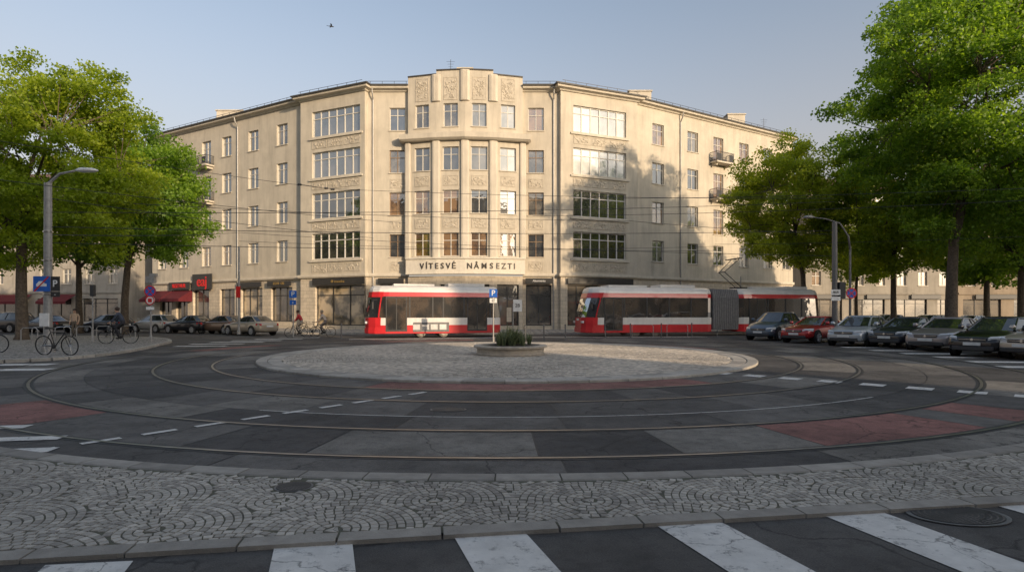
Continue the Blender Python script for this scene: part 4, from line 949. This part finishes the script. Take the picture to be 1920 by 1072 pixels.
for px,py,Y in ((562,346,34.2),(612,353,35.8),(624,355,36)):
    p=Vector((at(px,Y),Y,zz(py,Y))); m=MB(); m.lathe([(.03,-.14),(.08,-.08),(.04,-.03),(.08,.03),(.03,.12)],8,tuple(p),'x'); tag(m.build('insulator','iron'),'dark insulator hanging on the overhead wires left of the centre','insulator','wire insulators')
# bird
t=thing('bird','small dark bird gliding high in the clear sky','bird',(at(621,40),40,zz(50,40)),R(20))
m=MB(); m.loft([[(x,r*math.cos(a),r*math.sin(a)) for a in [k*PI/3 for k in range(6)]] for x,r in((-.2,.01),(-.08,.035),(.05,.045),(.14,.03),(.19,.008))]); 
for s in(1,-1): m.add([(.07,s*.03,.01),(-.05,s*.03,.01),(-.06,s*.2,.07),(.03,s*.2,.08),(-.1,s*.38,.03)],[(0,1,2,3),(3,2,4)])
m.add([(-.18,0,0),(-.3,.06,0),(-.3,-.06,0)],[(0,1,2)]); m.build('body','plast',t)
# ------------------------------------------------------------ bicycles
def bike(label,loc,hd,lean=0,z=.1,col='plast'):
    t=thing('bicycle',label,'bicycle',(loc[0],loc[1],z),R(hd)); t.rotation_euler=(R(lean),0,R(hd))
    r=.34
    for x in(-.53,.53):
        m=MB(); n=28; m.tube([(x+r*math.cos(2*PI*k/n),0,r+r*math.sin(2*PI*k/n)) for k in range(n+1)],.02,6,False); w=m.build('wheel','rubber',t,smooth=True)
        m=MB()
        for k in range(14): a=2*PI*k/14; m.tube([(x,0,r),(x+.33*math.cos(a),0,r+.33*math.sin(a))],.003,3)
        m.tube([(x,-.05,r),(x,.05,r)],.025,8); m.build('spokes','chrome',w)
    m=MB(); bb=(-.08,0,.3); st=(-.22,0,.82); hd_=(.36,0,.8)
    for a,b,rr in ((bb,st,.017),(st,hd_,.016),(bb,hd_,.019),(bb,(-.53,.05,r),.01),(bb,(-.53,-.05,r),.01),(st,(-.53,.05,r),.009),(st,(-.53,-.05,r),.009),((.34,0,.92),(.42,0,.62),.018),((.42,.05,.62),(.53,.05,r),.012),((.42,-.05,.62),(.53,-.05,r),.012),(st,(-.25,0,.93),.014)): m.tube([a,b],rr,6)
    m.build('frame',col,t)
    m=MB(); m.tube([(.34,0,.9),(.33,0,1.0),(.38,.06,1.03),(.36,.28,1.02),(.24,.3,1.0)],.012,6); m.tube([(.33,0,1.0),(.38,-.06,1.03),(.36,-.28,1.02),(.24,-.3,1.0)],.012,6); m.build('handlebar','chrome',t)
    m=MB(); m.loft([[(x,-w,.94),(x,-w*.8,.98),(x,w*.8,.98),(x,w,.94)] for x,w in((-.38,.08),(-.3,.075),(-.18,.03),(-.1,.02))]); m.build('saddle','rubber',t)
    m=MB(); m.tube([(-.08,-.06,.3),(.06,-.07,.2)],.01,5); m.tube([(-.08,.06,.3),(-.22,.07,.4)],.01,5); m.box(.02,.12,-.15,-.07,.19,.21); m.box(-.28,-.18,.07,.15,.39,.41); m.lathe([(.08,-.005),(.08,.005)],16,(-.08,-.04,.3),'y'); m.build('crank','iron',t)
    return t
bike('dark bicycle parked against the left lamp post',(at(120,20.6),20.3),-8,4)
bike('bicycle half cut off at the left edge of the picture',(at(-32,21.5),21.5),10,3)
bike('bicycle under the rider in dark clothes on the left pavement',(at(222,28.0),28.0),195,0)
bike('bicycle under the rider in red',(at(560,37),37),190,0,z=0)
bike('bicycle ridden by the pale clothed person',(at(605,38),38),185,0,z=0)
bike('bicycle parked between the two riders',(at(582,40),40),170,3,z=0)
# ------------------------------------------------------------ people
def person(label,loc,hd,J,shirt,trous,z=.1,hair=True,hcol='hair',scale=1.0):
    V=[];Rr=[];Ed=[]
    idx={}
    def v(n,p,r): idx[n]=len(V); V.append(p); Rr.append(r); return idx[n]
    rad=dict(pelvis=.13,spine=.118,chest=.135,neck=.055,head=.085,crown=.09,hipL=.09,hipR=.09,kneeL=.06,kneeR=.06,ankL=.04,ankR=.04,toeL=.035,toeR=.035,shL=.062,shR=.062,elL=.042,elR=.042,wrL=.027,wrR=.027,haL=.03,haR=.03)
    for n in ['pelvis','spine','chest','neck','head','crown','hipL','kneeL','ankL','toeL','hipR','kneeR','ankR','toeR','shL','elL','wrL','haL','shR','elR','wrR','haR']: v(n,J[n],rad[n])
    for a,b in (('pelvis','spine'),('spine','chest'),('chest','neck'),('neck','head'),('head','crown'),('pelvis','hipL'),('hipL','kneeL'),('kneeL','ankL'),('ankL','toeL'),('pelvis','hipR'),('hipR','kneeR'),('kneeR','ankR'),('ankR','toeR'),('chest','shL'),('shL','elL'),('elL','wrL'),('wrL','haL'),('chest','shR'),('shR','elR'),('elR','wrR'),('wrR','haR')): Ed.append((idx[a],idx[b]))
    hx=Vector(J['head']); k=v('nose',tuple(hx+Vector((.1,0,.02))),.014); Ed.append((idx['head'],k))
    for s in 'LR':
        ha=Vector(J['ha'+s]); d=(ha-Vector(J['wr'+s])).normalized(); side=d.cross(Vector((0,1,0))); side=side.normalized() if side.length>.2 else Vector((1,0,0))
        for q,ln in ((-.027,.065),(-.009,.078),(.009,.075),(.027,.06)):
            b=ha+side*q+d*.02; m1=b+d*ln*.5; e=b+d*ln+Vector((0,(-.012 if s=='L' else .012),0)); i1=v('f',tuple(m1),.009); i2=v('f',tuple(e),.008); Ed+= [(idx['ha'+s],i1),(i1,i2)]
        i1=v('t',tuple(ha-side*.045),.01); i2=v('t',tuple(ha-side*.055+d*.035),.009); Ed+=[(idx['ha'+s],i1),(i1,i2)]
    me=bpy.data.meshes.new('p'); me.from_pydata([tuple(q) for q in V],Ed,[]); o=bpy.data.objects.new('p',me); COL.objects.link(o); o.modifiers.new('s','SKIN')
    sv=me.skin_vertices[0].data
    for i,r in enumerate(Rr): sv[i].radius=(r,r); sv[i].use_root=(i==0)
    ss=o.modifiers.new('u','SUBSURF'); ss.levels=2; ss.render_levels=2
    bpy.context.view_layer.update(); nm=bpy.data.meshes.new_from_object(o.evaluated_get(bpy.context.evaluated_depsgraph_get())); bpy.data.objects.remove(o)
    nm.name='body'; nm.materials.clear()
    for q in('skin',shirt,trous,'shoe'): nm.materials.append(MT[q] if isinstance(q,str) else q)
    nk=Vector(J['neck']); hands=[Vector(J['haL']),Vector(J['haR'])]; legs=[(Vector(J['hip'+s]),Vector(J['knee'+s]),Vector(J['ank'+s]),Vector(J['toe'+s])) for s in'LR']
    def dseg(p,a,b): 
        t=max(0,min(1,(p-a).dot(b-a)/max(1e-6,(b-a).length_squared))); return (p-(a+(b-a)*t)).length
    for f in nm.polygons:
        p=f.center; arm=min(dseg(p,Vector(J['sh'+s]),Vector(J['el'+s])) for s in'LR'); 
        dl=min(min(dseg(p,a,b)-.03,dseg(p,b,c)) for a,b,c,d in legs); df=min(dseg(p,c,d) for a,b,c,d in legs)
        dh=min((p-h).length for h in hands); dt=min(dseg(p,Vector(J['spine']),Vector(J['chest'])),min(dseg(p,Vector(J['el'+s]),Vector(J['wr'+s])) for s in'LR'),arm)
        hd_=min((p-Vector(J['head'])).length,(p-Vector(J['crown'])).length)
        if hd_<.13 and p.z>nk.z: mi=0
        elif dh<.09: mi=0
        elif df<.06: mi=3
        elif dl<dt-.03 or (p-Vector(J['pelvis'])).length<.1: mi=2
        else: mi=1
        f.material_index=mi; f.use_smooth=True
    t=thing('person',label,'person',(loc[0],loc[1],z),R(hd)); b=bpy.data.objects.new('body',nm); COL.objects.link(b); b.parent=t
    m=MB(); c=Vector(J['crown']); m.lathe([(.03,-.12),(.085,-.08),(.108,.0),(.1,.06),(.06,.1),(.01,.115)],14,(c.x-.025,c.y,c.z+.005)); m.build('hair',hcol,t,smooth=True)
    t.scale=(scale,)*3
    return t
def pose(walk=.0,lean=0,arm=0):
    w=walk
    return dict(pelvis=(0,0,.95),spine=(lean*.4,0,1.13),chest=(lean*.8,0,1.33),neck=(lean*1.1,0,1.5),head=(lean*1.2+.015,0,1.6),crown=(lean*1.25,0,1.68),
     hipL=(0,.095,.9),kneeL=(w*.6,.1,.5),ankL=(w*.9,.1,.09),toeL=(w*.9+.17,.11,.04),hipR=(0,-.095,.9),kneeR=(-w*.1,-.1,.5),ankR=(-w*1.1,-.1,.1),toeR=(-w*1.1+.16,-.11,.04),
     shL=(lean*.9,.19,1.42),elL=(lean-.06+arm*.2,.23,1.14),wrL=(lean+.06+arm*.8,.22,.92+arm*.35),haL=(lean+.1+arm*1.0,.2,.85+arm*.38),shR=(lean*.9,-.19,1.42),elR=(lean-.02,-.23,1.13),wrR=(lean+.12,-.22,.9),haR=(lean+.15,-.21,.83))
def ride():
    return dict(pelvis=(-.24,0,1.03),spine=(-.16,0,1.2),chest=(-.04,0,1.38),neck=(.05,0,1.52),head=(.08,0,1.62),crown=(.075,0,1.7),hipL=(-.2,.09,1.0),kneeL=(.12,.11,.78),ankL=(-.14,.11,.46),toeL=(-.0,.12,.43),hipR=(-.2,-.09,1.0),kneeR=(.16,-.11,.68),ankR=(.02,-.11,.27),toeR=(.17,-.12,.25),
     shL=(.0,.19,1.44),elL=(.12,.25,1.2),wrL=(.27,.29,1.06),haL=(.3,.29,1.04),shR=(.0,-.19,1.44),elR=(.12,-.25,1.2),wrR=(.27,-.29,1.06),haR=(.3,-.29,1.04))
cl=lambda c:M('cloth',c,.9,var=.2,scale=12)
person('person in a beige top standing left under the trees',(at(140,36),36),-70,pose(.12),cl((.5,.37,.28)),cl((.14,.12,.1)))
person('person in dark clothes riding a bicycle on the left pavement',(at(222,28.0),28.0),195,ride(),cl((.05,.06,.085)),cl((.03,.03,.035)))
person('person in a red top riding a bicycle left of the short tram',(at(560,37),37),190,ride(),cl((.42,.04,.04)),cl((.3,.25,.2)),z=0)
person('person in pale clothes riding a bicycle nearest the short tram',(at(605,38),38),185,ride(),cl((.48,.4,.33)),cl((.18,.15,.14)),z=0,hcol=MT['bB'])
# ------------------------------------------------------------ light, sky, camera
EL,AZ=13.0,40.0   # sun: behind the camera, to the right
sd=Vector((math.sin(R(AZ))*math.cos(R(EL)),-math.cos(R(AZ))*math.cos(R(EL)),math.sin(R(EL))))
ld=bpy.data.lights.new('sun','SUN'); ld.energy=4.6; ld.angle=R(.6); ld.color=(1,.77,.52)
lo=bpy.data.objects.new('sun',ld); COL.objects.link(lo); lo.rotation_euler=sd.to_track_quat('Z','Y').to_euler()
w=bpy.data.worlds.new('World'); scene.world=w; w.use_nodes=True; nt=w.node_tree; L=nt.links.new
sk=nt.nodes.new('ShaderNodeTexSky'); sk.sky_type='NISHITA'; sk.sun_disc=False; sk.sun_elevation=R(EL); sk.sun_rotation=R(180-AZ); sk.air_density=1.1; sk.dust_density=3.5; sk.ozone_density=2.0; sk.altitude=200
hs=nt.nodes.new('ShaderNodeHueSaturation'); hs.inputs['Saturation'].default_value=.68; hs.inputs['Value'].default_value=.92; L(sk.outputs[0],hs.inputs['Color'])
# warm evening haze low in the sky
tc=nt.nodes.new('ShaderNodeTexCoord'); sx=nt.nodes.new('ShaderNodeSeparateXYZ'); L(tc.outputs['Generated'],sx.inputs[0])
mr=nt.nodes.new('ShaderNodeMapRange'); mr.inputs[1].default_value=0; mr.inputs[2].default_value=.55; mr.inputs[3].default_value=.75; mr.inputs[4].default_value=0; mr.interpolation_type='SMOOTHSTEP'; L(sx.outputs[2],mr.inputs[0])
mx=nt.nodes.new('ShaderNodeMix'); mx.data_type='RGBA'; L(mr.outputs[0],mx.inputs[0]); L(hs.outputs[0],mx.inputs[6]); mx.inputs[7].default_value=(2.4,1.92,1.58,1)
bg=nt.nodes['Background']; bg.inputs['Strength'].default_value=.25; L(mx.outputs[2],bg.inputs[0])
cam=bpy.data.cameras.new('camera'); co=bpy.data.objects.new('camera',cam); COL.objects.link(co); co.location=(0,0,CH); co.rotation_euler=(R(90),0,0)
cam.sensor_width=36; cam.lens=36*F/1920; cam.shift_y=(HZ-536)/1920; cam.clip_end=3000; cam.clip_start=.05
scene.camera=co
scene.view_settings.view_transform='Standard'; scene.view_settings.look='None'; scene.view_settings.exposure=0
